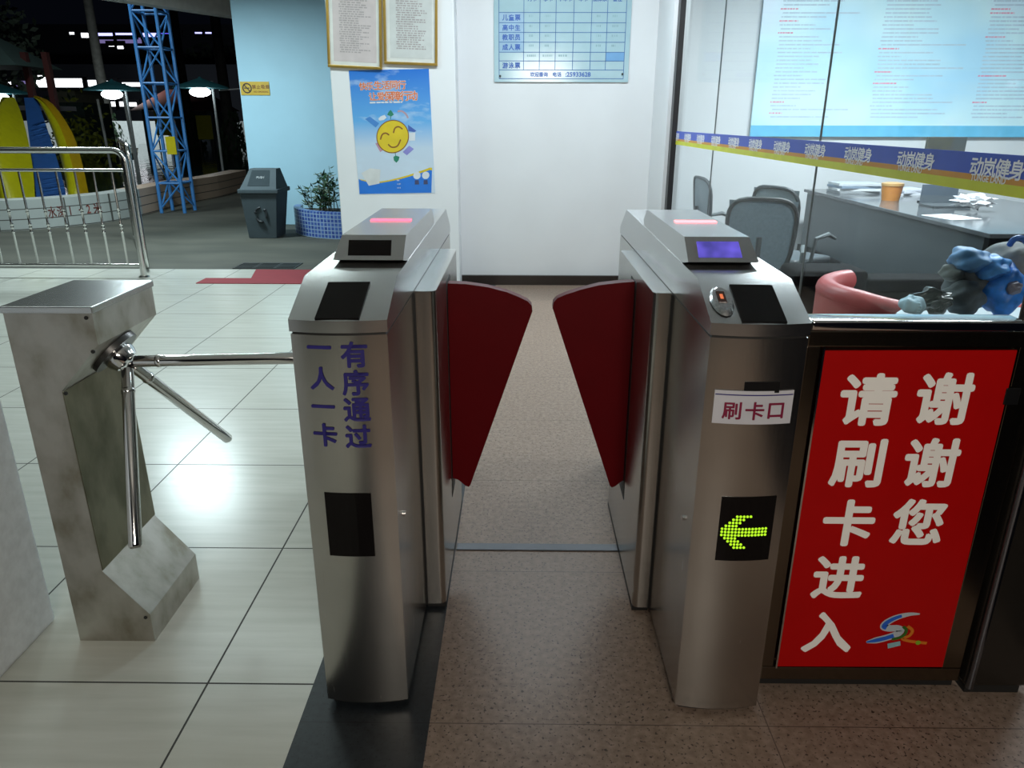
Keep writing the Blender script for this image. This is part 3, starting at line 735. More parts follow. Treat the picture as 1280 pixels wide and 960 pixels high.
dk = thing('reception_desk', 'long dark grey reception desk in the office behind the glass', 'desk', (4.3, 7.3, 0))
DT = .93
DGREY = P('desk_panel', (.062, .078, .086), .35, 0, .08, 3)
MB().box((3.5, 5.58, DT-.035), (5.2, 9.4, DT)).build('desk_top', P('desk_stone', (.085, .092, .10), .12, 0, .25, 5), dk, bevel=.006)
MB().box((3.54, 5.70, .26), (3.58, 9.38, DT-.035)).build('front_panel', DGREY, dk)
MB().box((3.58, 5.70, 0), (5.15, 5.74, DT-.035)).build('end_panel', P('desk_black', (.012, .013, .016), .3), dk)
MB().box((3.50, 5.60, 0), (3.60, 9.38, .26)).build('kick_panel', MATTE_BLACK, dk)
MB().box((5.12, 5.75, 0), (5.16, 9.35, DT-.035)).build('back_panel', DGREY, dk)
def desk_item(name, label, cat, mk): return tag(mk, label, cat)
def rotz(cx, cy, a): return Matrix.Translation((cx, cy, 0)) @ Matrix.Rotation(a, 4, 'Z') @ Matrix.Translation((-cx, -cy, 0))
# paper sheet, tissues, laptop, orange tub, books
tag(MB().box((3.62, 6.42, DT), (3.92, 6.78, DT+.003), rotz(3.77, 6.6, .25)).build('paper_sheet', P('sheet_white', (.78, .80, .82), .5)), 'white sheet of paper lying near the desk front edge', 'paper')
m = MB(); rr = random.Random(2)
m.ball((4.20, 7.05, DT+.095), (.15, .13, .06), 3, lambda c: 1+.35*math.sin(9*c.x+3)*math.sin(8*c.y)+.25*math.sin(13*c.z+5*c.x))
tag(m.build('crumpled_tissue', P('tissue', (.72, .73, .76), .7)), 'crumpled white tissue on the desk behind the sheet of paper', 'tissue')
lp = thing('laptop', 'dark grey laptop lying on the desk under the blue band', 'laptop', (4.15, 7.5, DT))
MB().box((3.98, 7.30, DT), (4.34, 7.58, DT+.022)).build('base', P('laptop_grey', (.08, .09, .10), .35), lp, bevel=.004)
MB().box((3.98, 7.56, DT+.02), (4.34, 7.575, DT+.20), Matrix.Identity(4)).build('screen', P('laptop_lid', (.10, .12, .14), .3), lp, bevel=.003)
tub = thing('tub', 'orange tub standing on the desk beside the laptop', 'tub', (3.92, 8.05, DT))
MB().lathe([(.085, 0), (.10, .10), (.105, .15)], (3.92, 8.05, DT), 24).build('body', P('tub_orange', (.55, .22, .05), .4), tub, smooth=True)
MB().lathe([(.11, .15), (.11, .175), (.06, .185)], (3.92, 8.05, DT), 24).build('lid', P('tub_lid', (.50, .30, .12), .4), tub, smooth=True)
rr = random.Random(4)
bk = [('grey', (.30, .32, .34)), ('white', (.62, .64, .66)), ('blue-grey', (.22, .28, .36)), ('pale', (.52, .55, .58))]
z = DT
for i, (nm, c) in enumerate(bk):
    o = MB().box((3.66, 8.75, z), (4.14, 9.1, z+.028), rotz(3.9, 8.92, (.05, -.08, .1, -.03)[i])).build('document_folder', P('folder_%d' % i, c, .5), bevel=.003)
    tag(o, nm+' folder in the stack at the far end of the desk, '+('lowest', 'second from the bottom', 'third from the bottom', 'topmost')[i], 'folder', 'folders stacked on the reception desk'); z += .029
z = DT
for i in range(3):
    o = MB().box((4.25, 8.6, z), (4.62, 8.95, z+.02), rotz(4.4, 8.8, (.1, .35, .2)[i])).build('paper_stack', P('papers_%d' % i, (.72-.04*i, .74-.04*i, .78-.03*i), .5))
    tag(o, 'white paper stack right of the folders on the desk, '+('lowest', 'middle', 'topmost')[i]+' of three', 'papers', 'paper stacks on the reception desk'); z += .021
mo = thing('monitor', 'dark computer monitor rising above the blue band behind the glass', 'monitor', (4.0, 7.75, DT))
c0, c1 = at(1162, 171, 7.75), at(1208, 173, 7.75)
MB().box((c0.x-.02, 7.73, DT+.22), (c1.x, 7.77, c0.z), Matrix.Identity(4)).build('screen', P('monitor_back', (.05, .055, .055), .4), mo, bevel=.006)
MB().box((c0.x+.03, 7.77, DT+.30), (c1.x-.05, 7.81, c0.z-.06)).build('rear_cover', BLACK, mo, bevel=.006)
MB().tube([((c0.x+c1.x)/2, 7.78, DT+.01), ((c0.x+c1.x)/2, 7.78, DT+.26)], .025, 12).build('stand', BLACK, mo, smooth=True)
MB().box(((c0.x+c1.x)/2-.12, 7.69, DT), ((c0.x+c1.x)/2+.12, 7.89, DT+.015)).build('foot', BLACK, mo, bevel=.004)

# black sofa in front of the desk
sf = thing('low_sofa', 'low black leather bench sofa between red armchair and grey desk', 'sofa', (2.6, 5.1, 0))
LEATH = P('black_leather', (.0025, .0025, .003), .7, spec=.06)
MB().box((1.80, 4.82, .04), (3.3, 5.5, .36)).build('seat_base', LEATH, sf, bevel=.03, seg=3, smooth=True)
MB().box((1.80, 4.78, .05), (2.28, 5.10, .80)).build('end_section', LEATH, sf, bevel=.04, seg=3, smooth=True)
MB().box((2.27, 4.76, .05), (3.3, 5.0, .752)).build('backrest', LEATH, sf, bevel=.035, seg=3, smooth=True)
for x in (1.9, 3.2):
    for y in (4.86, 5.44): MB().box((x-.03, y-.03, 0), (x+.03, y+.03, .05)).build('foot', MATTE_BLACK, sf)

# mesh office chairs
MESHG = P('mesh_grey', (.22, .26, .28), .7, 0, .1, 60); CHFR = P('chair_frame', (.055, .062, .068), .4)
def office_chair(label, loc, rz):
    t = thing('office_chair', label, 'chair', (0, 0, 0), 'grey mesh office chairs by the desk')
    # faces +y; backrest at -y
    def back(u, k): return Vector((u, -.25-.05*k+.16*u*u/.06*.25, .62+.56*k))
    loop = []
    for i in range(28):
        a = 2*math.pi*i/28; cx, cy = math.cos(a), math.sin(a)
        u = .26*(abs(cx)**.55)*(1 if cx > 0 else -1); k = .5+.5*(abs(cy)**.55)*(1 if cy > 0 else -1)
        loop.append(back(u*(.86+.14*k), k))
    MB().tube(loop, .017, 8, closed=True).build('back_frame', CHFR, t, smooth=True)
    m = MB(); n = 8
    V = [[m.b.verts.new(back((-.245+.49*i/n)*(.86+.14*j/n), .03+.94*j/n)) for j in range(n+1)] for i in range(n+1)]
    for i in range(n):
        for j in range(n): m.b.faces.new((V[i][j], V[i+1][j], V[i+1][j+1], V[i][j+1]))
    bmesh.ops.solidify(m.b, geom=m.b.faces[:], thickness=.008)
    m.build('mesh_back', MESHG, t, smooth=True)
    MB().box((-.26, -.22, .50), (.26, .28, .575)).build('seat', CHFR, t, bevel=.03, seg=3, smooth=True)
    MB().tube([(0, -.16, .5), (0, -.28, .5), (0, -.30, .64), (0, -.30, .9)], .02, 8).build('back_support', CHFR, t, smooth=True)
    for s in (-1, 1):
        MB().tube([(s*.24, -.08, .53), (s*.31, -.08, .56), (s*.32, -.06, .76), (s*.32, .10, .785), (s*.31, .22, .74)], [.014, .016, .018, .022, .014], 8).build('armrest', P('armrest_grey', (.12, .135, .14), .6, spec=.2), t, smooth=True)
    MB().tube([(0, 0, .10), (0, 0, .5)], .028, 10).build('gas_column', CHFR, t, smooth=True)
    for k in range(5):
        a = 2*math.pi*k/5+.3
        lg = MB().tube([(0, 0, .13), (.31*math.cos(a), .31*math.sin(a), .075)], [.025, .015], 8).build('leg', CHFR, t, smooth=True)
        MB().ball((.31*math.cos(a), .31*math.sin(a), .032), .032, 2).build('caster', BLACK, lg, smooth=True)
    t.location = loc; t.rotation_euler = (0, 0, rz); return t
oc = office_chair('grey mesh office chair standing nearest in front of the desk', (1.89, 5.85, 0), R(-20))
dup(oc, (2.44, 6.75, 0), R(-58), 'grey mesh office chair half hidden behind the nearest mesh chair')
dup(oc, (2.10, 7.75, 0), R(-84), 'grey mesh office chair seen edge-on beside the far end of the glass')

# red tub armchair
ac = thing('tub_armchair', 'rounded red tub armchair seen through the glass above the chrome rail', 'armchair', (1.98, 3.75, 0))
REDL = P('armchair_red', (.56, .10, .10), .38, 0, .05)
cx0, cy0, rr0 = 1.98, 3.78, .36
pts = []
for i in range(25):
    a = R(112+i*(222/24)); k = i/24
    hh = .935 if k < .45 else .935-.075*min(1, (k-.45)/.45)
    pts.append((cx0+rr0*math.cos(a), cy0+rr0*math.sin(a), hh-.07))
for e in range(1, 4): pts.append((pts[24][0]+.07*e, pts[24][1]+.006*e, pts[24][2]))
pts = [(p[0], p[1], p[2]+.016) for p in pts]
m = MB(); m.tube(pts, [.056]*len(pts), 14)
m.build('arm_roll', REDL, ac, smooth=True)
m = MB(); rows = []
for p in pts:
    d = Vector((p[0]-cx0, p[1]-cy0, 0)).normalized()
    rows.append([m.b.verts.new(Vector((p[0], p[1], z))+d*o_) for o_, z in ((.046, .12), (.052, p[2]), (-.048, p[2]), (-.046, .12))])
for A, B in zip(rows, rows[1:]):
    for j in range(4): m.b.faces.new((A[j], A[(j+1) % 4], B[(j+1) % 4], B[j]))
m.b.faces.new(rows[0]); m.b.faces.new(rows[-1][::-1])
m.build('shell', P('armchair_red_side', (.50, .085, .085), .42, 0, .05), ac, smooth=True)
MB().lathe([(.27, .12), (.285, .40), (.27, .47), (.2, .49)], (cx0+.01, cy0, 0), 28).build('seat', REDL, ac, smooth=True)
for sx, sy in ((-1, -1), (-1, 1), (1, -1), (1, 1)):
    MB().tube([(cx0+sx*.2, cy0+sy*.2, 0), (cx0+sx*.2, cy0+sy*.2, .13)], .02, 8).build('leg', CHROME, ac, smooth=True)

# small round table with backpack and clothes on it
YG = 3.0
tb = thing('side_table', 'round side table carrying the backpack behind the glass', 'table', (2.02, 2.95, 0))
MB().lathe([(.42, .885), (.43, .90), (.43, .92), (.42, .925)], (2.02, 2.95, 0), 40).build('table_top', P('table_pale', (.55, .62, .66), .3), tb, smooth=True)
MB().tube([(2.02, 2.95, .03), (2.02, 2.95, .89)], .035, 16).build('table_post', CHROME, tb, smooth=True)
MB().lathe([(.24, 0), (.24, .015), (.05, .04)], (2.02, 2.95, 0), 32).build('table_foot', CHROME, tb, smooth=True)
def crump(s, a=.10): return lambda c: 1+a*math.sin(4*c.x+s)*math.sin(5*c.z+2*s)+a*.55*math.sin(6*c.y+5*c.z+s)+a*.3*math.sin(9*c.x-8*c.z+s)
bpk = thing('backpack', 'grey and bright blue crumpled backpack on the table behind the rail', 'backpack', (2.02, 2.95, .926))
BGREY = P('bag_grey', (.13, .15, .165), .7, 0, .35, 14); BBLUE = P('bag_blue', (.03, .20, .68), .45, 0, .5, 16)
def blob(name, u, v, Y, r, mat, k, a): MB().ball(at(u, v, Y), r, 4, crump(k, a)).build(name, mat, bpk, smooth=True)
BPALE = P('bag_pale_blue', (.14, .34, .66), .5, 0, .3, 18)
blob('body', 1218, 354, 3.05, (.115, .13, .105), BGREY, 1, .09)
blob('upper_pocket', 1264, 330, 3.05, (.115, .13, .085), P('bag_grey_light', (.18, .195, .205), .7, 0, .3, 14), 2.2, .09)
blob('blue_panel', 1254, 362, 2.94, (.078, .085, .105), BBLUE, 2.3, .12)
blob('blue_fold', 1240, 334, 2.94, (.062, .07, .048), P('bag_blue_bright', (.08, .30, .80), .45, 0, .4, 16), .9, .14)
blob('top_flap', 1212, 324, 2.98, (.070, .09, .048), BPALE, .4, .12)
blob('side_pocket', 1203, 372, 2.93, (.075, .08, .070), BGREY, 4, .10)
blob('mesh_pocket', 1190, 340, 3.0, (.040, .06, .035), P('bag_mesh', (.20, .21, .20), .7), 5, .12)
MB().tube(smoothline([at(1262, 306, 3.0), at(1268, 299, 2.98), at(1278, 298, 2.98), at(1286, 306, 3.0)], 5), .012, 8).build('strap', P('bag_strap', (.04, .12, .36), .5), bpk, smooth=True)
blob('buckle', 1268, 360, 2.86, (.028, .022, .026), P('buckle_grey', (.16, .15, .2), .4), 1, .1)
gg = thing('gloves', 'small dark green glossy bundle lying beside the grey backpack', 'bundle', (1.68, 2.85, .925))
MB().ball(at(1166, 376, 2.86), (.062, .055, .048), 4, crump(6, .3)).build('bundle', P('glove_dark', (.012, .022, .022), .25), gg, smooth=True)
ck = MB(); c_ = at(1139, 381, 2.84)
ck.ball(c_, (.050, .06, .036), 4, lambda c: (1+.15*math.sin(6*c.x+2)*math.sin(5*c.y))*(1 if c.x > 0 else .85))
tag(ck.build('folded_cloth', P('cloth_pale', (.42, .62, .74), .6), smooth=True), 'pale blue folded cloth on the table edge left of the backpack', 'cloth')

# ------------------------------------------------------------------ left yard: fence, bin, planter, mats
FY = 8.4
def fence_section(label, p0, p1, bal):
    a, b = Vector(p0), Vector(p1); d = (b-a).normalized(); L = (b-a).length
    t = thing('railing', label, 'railing', tuple((a+b)/2), 'stainless steel railings')
    r = .12
    top = [a+Vector((0, 0, 1.40))]
    end = b
    arc = [b - d*r + d*r*math.sin(x) + Vector((0, 0, 1.40-r+r*math.cos(x))) for x in [i*math.pi/2/6 for i in range(7)]]
    MB().tube(top+arc+[b+Vector((0, 0, 0))], .034, 12).build('handrail_post', CHR2, t, smooth=True)
    MB().tube([a+Vector((0, 0, 1.19)), b+Vector((0, 0, 1.19))], .018, 10).build('mid_rail', CHR2, t, smooth=True)
    MB().tube([a+Vector((0, 0, .14)), b+Vector((0, 0, .14))], .018, 10).build('bottom_rail', CHR2, t, smooth=True)
    n = int(L/bal)
    for i in range(n):
        q = b - d*(bal*(i+.8))
        zz = [(.14, .012), (.50, .012), (.515, .019), (.53, .012), (.55, .012), (.565, .02), (.58, .012), (.60, .019), (.615, .012), (.72, .012), (.735, .019), (.75, .012), (.765, .019), (.78, .012), (1.19, .012)]
        MB().tube([q+Vector((0, 0, z)) for z, _ in zz], [w for _, w in zz], 8).build('baluster', CHR2, t, smooth=True)
    MB().lathe([(.06, 0), (.06, .008), (.045, .02)], (b.x, b.y, 0), 18).build('post_base', CHR2, t, smooth=True)
    return t
CHR2 = P('rail_steel', (.62, .62, .60), .2, 1, .03)
fence_section('long stainless railing with slim balusters facing the lobby at far left', (-7.2, FY, 0), (-4.34, FY, 0), .207)
rl = thing('railing', 'end-on stainless railing with rounded lower corner, right of the long railing', 'railing', (-4.50, 9.2, 0), 'stainless steel railings')
e0 = Vector((-4.47, 8.75, 0)); e1 = Vector((-5.82, 11.2, 0)); d_ = (e1-e0).normalized(); r = .12
lp_ = [e1+Vector((0, 0, 1.44))] + [e0 + d_*(r-r*math.sin(x)) + Vector((0, 0, 1.44-r+r*math.cos(x))) for x in [i*math.pi/12 for i in range(7)]] + [e0 + d_*(r-r*math.cos(x)) + Vector((0, 0, .05+r-r*math.sin(x))) for x in [i*math.pi/12 for i in range(7)]] + [e1+Vector((0, 0, .05))]
MB().tube(lp_, .032, 12).build('handrail_loop', CHR2, rl, smooth=True)
for k in range(9):
    q = e0+d_*(.22+.25*k); MB().tube([q+Vector((0, 0, .05)), q+Vector((0, 0, 1.44))], .011, 8).build('baluster', CHR2, rl, smooth=True)
MB().tube([e1, e1+Vector((0, 0, 1.44))], .03, 10).build('end_post', CHR2, rl, smooth=True)
# swing-top litter bin
bn = thing('litter_bin', 'dark grey swing-lid litter bin against the light blue wall', 'bin', (-3.95, 11.65, 0))
BG = P('bin_grey', (.060, .080, .090), .75, spec=.15)
def frust(m, x0, x1, y0, y1, z0, X0, X1, Y0, Y1, z1):
    A = [m.b.verts.new(p) for p in ((x0, y0, z0), (x1, y0, z0), (x1, y1, z0), (x0, y1, z0))]
    B = [m.b.verts.new(p) for p in ((X0, Y0, z1), (X1, Y0, z1), (X1, Y1, z1), (X0, Y1, z1))]
    m.b.faces.new(A[::-1]); m.b.faces.new(B)
    for i in range(4): m.b.faces.new((A[i], A[(i+1) % 4], B[(i+1) % 4], B[i]))
m = MB(); frust(m, -4.17, -3.75, 11.42, 11.88, 0, -4.215, -3.665, 11.36, 11.94, .68); m.build('body', BG, bn, bevel=.015)
MB().box((-4.24, 11.33, .67), (-3.63, 11.97, .735)).build('rim', BG, bn, bevel=.015)
m = MB(); frust(m, -4.21, -3.66, 11.36, 11.94, .735, -4.10, -3.70, 11.58, 11.78, 1.02); ld = m.build('lid', BG, bn, bevel=.012)
def lidf(u, k, w=.004): return Vector((u, 11.36+.22*k-.79*w, .735+.285*k+.61*w))
MB().poly([lidf(-4.10, .15), lidf(-3.77, .15), lidf(-3.79, .92), lidf(-4.06, .92)]).build('swing_flap', P('bin_flap', (.030, .042, .048), .8, spec=.1), ld)
lettering('lid_marking', [('PUSH', -3.92, .60, .050)], P('bin_white', (.55, .6, .62), .5), ld, lambda u, v, w: lidf(u, v if False else .62+(v-.62)/.36, .006), .02)
m = MB()
for k in range(3):
    a0 = R(90+120*k); a1 = R(90+120*k+85)
    ar = [Vector((-3.935+.085*math.cos(a0+(a1-a0)*i/6), 11.375, .36+.105*math.sin(a0+(a1-a0)*i/6))) for i in range(7)]
    m.tube(ar, [.018]*5+[.026, .003], 6)
m.build('recycling_mark', P('bin_mark', (.02, .026, .03), .5), bn)
# mosaic planter and shrub
pc = (-2.55, 12.4); 
def mosaic():
    m, nt, b = new_mat('blue_mosaic')
    v = N(nt, 'ShaderNodeNewGeometry'); s = N(nt, 'ShaderNodeSeparateXYZ'); nt.links.new(v.outputs['Position'], s.inputs[0])
    fx = math_(nt, 'FRACT', math_(nt, 'MULTIPLY', s.outputs[0], 17)); fz = math_(nt, 'FRACT', math_(nt, 'MULTIPLY', s.outputs[2], 17))
    g1 = math_(nt, 'MAXIMUM', math_(nt, 'LESS_THAN', fx, .22), math_(nt, 'LESS_THAN', fz, .22))
    f = noise(nt, coords(nt, (17, 17, 17)), 1, 0)
    c = ramp(nt, f, [(.3, (.025, .06, .26)), (.7, (.06, .13, .40))])
    nt.links.new(mix(nt, g1, c, (.26, .36, .50)), b.inputs['Base Color']); b.inputs['Roughness'].default_value = .3
    return m
pl = thing('planter', 'round blue mosaic planter at the foot of the light blue wall', 'planter', (pc[0], pc[1], 0))
m = MB(); n = 40; inner, outer, top_i, top_o = [], [], [], []
ang = [math.pi+ math.pi*i/n for i in range(n+1)]
prof = [(1.15, 0), (1.15, .40), (1.04, .40), (1.04, .30)]
rows = [[m.b.verts.new((pc[0]+r_*math.cos(a), pc[1]+.05+r_*math.sin(a), z)) for r_, z in prof] for a in ang]
for A, B in zip(rows, rows[1:]):
    for j in range(3): m.b.faces.new((A[j], B[j], B[j+1], A[j+1]))
m.build('wall_ring', mosaic(), pl)
m = MB(); m.prism([(pc[0]+1.05*math.cos(a), pc[1]+.05+1.05*math.sin(a)) for a in ang], 'z', .2, .34); m.build('soil', P('soil', (.03, .022, .015), .9), pl)
sh = thing('shrub', 'dark green leafy shrub growing in the blue mosaic planter', 'shrub', (pc[0]-.2, pc[1]-.35, .34))
rs = random.Random(21); lf = MB(); st = MB()
for k in range(46):
    bx, by = rs.uniform(-3.30, -1.9), rs.uniform(11.6, 12.3)
    hgt = rs.uniform(.38, .74)*(1 if bx > -3.1 else .9); lean = Vector((rs.uniform(-.22, .16), rs.uniform(-.2, .12), 0))
    base = Vector((bx, by, .33)); tip = base+Vector((0, 0, hgt))+lean
    st.tube([base, (base+tip)/2+lean*.1, tip], [.008, .006, .003], 5)
    for j in range(16):
        t_ = rs.uniform(.2, 1); p = base.lerp(tip, t_); a = rs.uniform(0, 2*math.pi); el = rs.uniform(-.3, .8)
        d = Vector((math.cos(a)*math.cos(el), math.sin(a)*math.cos(el), math.sin(el))); w = d.cross(Vector((0, 0, 1))).normalized()*rs.uniform(.015, .026); l = rs.uniform(.09, .16)
        up = d.cross(w).normalized()*.012
        v = [lf.b.verts.new(q) for q in (p, p+d*l*.45+w+up, p+d*l-up*.8, p+d*l*.45-w+up)]
        lf.b.faces.new((v[0], v[1], v[2])); lf.b.faces.new((v[0], v[2], v[3]))
st.build('stems', P('stem', (.04, .05, .02), .7), sh); lf.build('foliage', P('leaf_dark', (.018, .055, .022), .45, 0, .4, 12), sh, norm=False)
# no-smoking sign
ns = thing('no_smoking_sign', 'small yellow no-smoking sign on the light blue wall', 'sign', (-4.36, 13, 2.2))
MB().box((-4.60, 12.985, 2.10), (-4.125, 13.0, 2.305)).build('plate', P('sign_yellow', (.62, .42, .05), .4), ns)
m = MB(); ribbon(m, [(-4.49+.068*math.cos(a), 2.205+.07*math.sin(a)) for a in [2*math.pi*i/28 for i in range(29)]], [.010]*29, 12.983); ribbon(m, [(-4.535, 2.255), (-4.445, 2.155)], [.008, .008], 12.983)
m.build('prohibition_ring', P('sign_black', (.05, .03, .02), .5), ns, norm=False)
m = MB(); m.poly([(-4.54, 12.9835, 2.198), (-4.45, 12.9835, 2.198), (-4.45, 12.9835, 2.214), (-4.54, 12.9835, 2.214)]); m.build('cigarette', P('sign_black', (.05, .03, .02), .5), ns)
lettering('lettering', [('禁', -4.375, 2.225, .068), ('止', -4.30, 2.225, .068), ('吸', -4.225, 2.225, .068), ('烟', -4.155+.0, 2.225, .062), ('NO SMOKING', -4.265, 2.150, .04, .95)], P('sign_brown', (.22, .08, .01), .5), ns, front(12.983), .02)
# mats
tag(MB().prism([(-3.60, 8.06), (-2.3, 8.06), (-2.3, 8.86), (-3.20, 8.86), (-3.08, 8.34), (-3.60, 8.34)], 'z', 0, .008).build('red_mat', P('mat_red', (.22, .012, .022), .8)), 'L-shaped dark red mat at the edge of the tiled floor', 'mat')
for i in range(3):
    x = -3.52+.255*i
    o = MB(); o.prism([(x, 8.95), (x+.25, 8.95), (x+.25, 9.33), (x, 9.33)], 'z', -.004, .004)
    for k in range(5): o.box((x+.02, 8.99+.066*k, .004), (x+.23, 9.015+.066*k, .009))
    tag(o.build('drain_grate', P('grate_black', (.016, .020, .020), .5)), ('left', 'middle', 'right')[i]+' black drain grate in the concrete behind the red mat', 'grate', 'drain grates behind the mat')

# ------------------------------------------------------------------ pool yard at night
kp = [gnd(*p) for p in [(-60, 288), (0, 289), (75, 284), (150, 275), (188, 266), (214, 259), (240, 253), (275, 246), (310, 236)]]
kp = [Vector(p) for p in smoothline([(p.x, p.y) for p in kp], 4)]
KH = .48
def kerb_mat():
    m, nt, b = new_mat('kerb_tile')
    g = N(nt, 'ShaderNodeNewGeometry'); s = N(nt, 'ShaderNodeSeparateXYZ'); nt.links.new(g.outputs['Position'], s.inputs[0])
    fz = math_(nt, 'FRACT', math_(nt, 'MULTIPLY', s.outputs[2], 6.2)); fx = math_(nt, 'FRACT', math_(nt, 'MULTIPLY', s.outputs[0], 2.6))
    fy_ = math_(nt, 'LESS_THAN', fz, .10); fx_ = math_(nt, 'LESS_THAN', fx, .035)
    k = math_(nt, 'GREATER_THAN', s.outputs[1], 14.3)
    c = mix(nt, k, (.46, .50, .48), (.62, .47, .36))
    nt.links.new(mix(nt, math_(nt, 'MAXIMUM', fy_, fx_), c, (.10, .10, .09)), b.inputs['Base Color']); b.inputs['Roughness'].default_value = .4
    return m
m = MB(); rows = []
for i, p in enumerate(kp):
    a = kp[max(i-1, 0)]; c = kp[min(i+1, len(kp)-1)]; t = (c-a).normalized(); nn = Vector((-t.y, t.x))
    q = p+nn*.42
    rows.append([m.b.verts.new((p.x, p.y, -.004)), m.b.verts.new((p.x, p.y, KH)), m.b.verts.new((q.x, q.y, KH)), m.b.verts.new((q.x, q.y, -.004))])
for A, B in zip(rows, rows[1:]):
    for j in range(3): m.b.faces.new((A[j], B[j], B[j+1], A[j+1]))
kb = tag(m.build('pool_kerb', kerb_mat()), 'curved tiled pool kerb with red lettering in front of the slide', 'kerb')
ka, kb2 = gnd(58, 286), gnd(150, 276)
def kerb_fn(u, v, w):
    a = at(62+u, 270, 12.9); i = min(range(len(kp)), key=lambda j: abs((CAM.x+(kp[j].x-CAM.x)) - a.x*kp[j].y/12.9))
    # stand on the kerb face, following its curve
    best = None
    for j in range(len(kp)-1):
        p, q = kp[j], kp[j+1]
        den = (q.x-p.x) - (a.x/a.y)*(q.y-p.y)
        if abs(den) < 1e-9: continue
        t = ((a.x/a.y)*p.y - p.x)/den
        if -.001 <= t <= 1.001: best = p.lerp(q, t); nrm = (q-p).normalized(); nrm = Vector((nrm.y, -nrm.x)); break
    best = best + nrm*.006
    return Vector((best.x, best.y, v))
lettering('lettering', [(c, 4+i*11.5, .255, .20) if False else (c, 4+i*11.5, .255, .2, 55) for i, c in enumerate('水深1.2米')], P('kerb_red', (.35, .09, .07), .6), kb, kerb_fn, .015)
# water
wt = MB(); poly = [(p.x-.1, p.y+.3) for p in kp]
wt.b.faces.new([wt.b.verts.new((x, y, .26)) for x, y in poly+[(-17.5, 51), (-24, 48.5), (-15, 30), (-11.5, 19), (-10.6, 14.2)]])
def water():
    m, nt, b = new_mat('pool_water')
    b.inputs['Base Color'].default_value = (.006, .020, .020, 1); b.inputs['Roughness'].default_value = .06
    bp_ = N(nt, 'ShaderNodeBump'); bp_.inputs['Strength'].default_value = .25; bp_.inputs['Distance'].default_value = .05
    nt.links.new(noise(nt, coords(nt, (1.0, .5, 1)), 2.2, 3), bp_.inputs['Height']); nt.links.new(bp_.outputs[0], b.inputs['Normal']); return m
struct(wt.build('floor_pool_water', water()))
# far pool wall
a, b = Vector((-36, 45)), Vector((-10, 54.5)); t = (b-a).normalized(); nn = Vector((-t.y, t.x))*.3
struct(MB().prism([tuple(a), tuple(b), tuple(b+nn), tuple(a+nn)], 'z', 0, 1.62).build('wall_far', P('far_wall', (.70, .74, .74), .7)))

# water slide: blue chute between two tall yellow sides
sl = thing('water_slide', 'blue water slide chute between tall curved yellow side walls', 'slide', (-9.2, 15, 0))
SLB = P('slide_blue', (.03, .11, .34), .35); SLY = P('slide_yellow', (.50, .48, .010), .28); SLO = P('slide_ochre', (.46, .30, .008), .28)
def ribs(fa, fb, n=24, th=.05):
    m = MB(); F = [(m.b.verts.new(fa(i/n)), m.b.verts.new(fb(i/n))) for i in range(n+1)]
    for (a, b), (c, d) in zip(F, F[1:]): m.b.faces.new((a, b, d, c))
    bmesh.ops.solidify(m.b, geom=m.b.faces[:], thickness=th); return m
def L2(pts):
    pts = [Vector(p) for p in smoothline([tuple(p) for p in pts], 6)]
    def f(t):
        x = t*(len(pts)-1); i = min(int(x), len(pts)-2); return pts[i].lerp(pts[i+1], x-i)
    return f
bl = L2([at(46, 251, 13.9), at(42, 215, 14.8), at(36, 170, 15.8), at(30, 122, 16.8)]); br = L2([at(84, 251, 13.9), at(76, 215, 14.8), at(62, 170, 15.8), at(46, 122, 16.8)])
ribs(bl, br).build('chute', SLB, sl, smooth=True)
ll = L2([at(0, 251, 13.7), at(-6, 210, 14.0), at(-8, 165, 14.5), at(0, 128, 15.6), at(8, 121, 16.2)]); lr = L2([at(44, 251, 13.9), at(41, 210, 14.6), at(33, 165, 15.5), at(24, 135, 16.2), at(18, 122, 16.5)])
def bulged(fa, fb, n=12, k=7, amt=.25):
    m = MB(); G = []
    for i in range(n+1):
        a, b = fa(i/n), fb(i/n)
        G.append([m.b.verts.new(a.lerp(b, j/k)+Vector((0, -amt*math.sin(math.pi*j/k), 0))) for j in range(k+1)])
    for A, B in zip(G, G[1:]):
        for j in range(k): m.b.faces.new((A[j], A[j+1], B[j+1], B[j]))
    bmesh.ops.solidify(m.b, geom=m.b.faces[:], thickness=.06); return m
bulged(ll, lr).build('left_side', SLY, sl, smooth=True)
rl_ = L2([at(86, 250, 13.8), at(80, 215, 14.5), at(66, 165, 15.5), at(50, 130, 16.4), at(42, 122, 16.8)]); rm_ = L2([at(99, 250, 13.8), at(90, 205, 14.3), at(76, 160, 15.2), at(58, 130, 16.2), at(46, 120, 16.8)])
bulged(rl_, rm_, amt=.06).build('right_side_inner', SLY, sl, smooth=True)
rr_ = L2([at(112, 249, 14.0), at(103, 205, 14.6), at(90, 165, 15.4), at(66, 130, 16.3), at(47, 120, 16.85)])
bulged(rm_, rr_, amt=.12).build('right_side_outer', SLO, sl, smooth=True)
stw = thing('slide_tower', 'red posts and green roof of the slide tower at far left', 'tower', (-10, 18, 0))
for u in (38, 64): 
    p = at(u, 100, 17.6); MB().box((p.x-.06, 17.5, 0), (p.x+.06, 17.62, 3.1)).build('post', P('tower_red', (.05, .008, .007), .6), stw)
p = at(15, 84, 17.6)
m = MB(); A = [m.b.verts.new(q) for q in ((p.x-1.6, 16.9, p.z), (p.x+.55, 16.9, p.z), (p.x+.55, 18.6, p.z), (p.x-1.6, 18.6, p.z))]; T_ = m.b.verts.new((p.x-.5, 17.7, p.z+.75))
m.b.faces.new(A[::-1]); [m.b.faces.new((A[i], A[(i+1) % 4], T_)) for i in range(4)]; m.build('roof', P('tower_green', (.03, .055, .05), .7), stw)
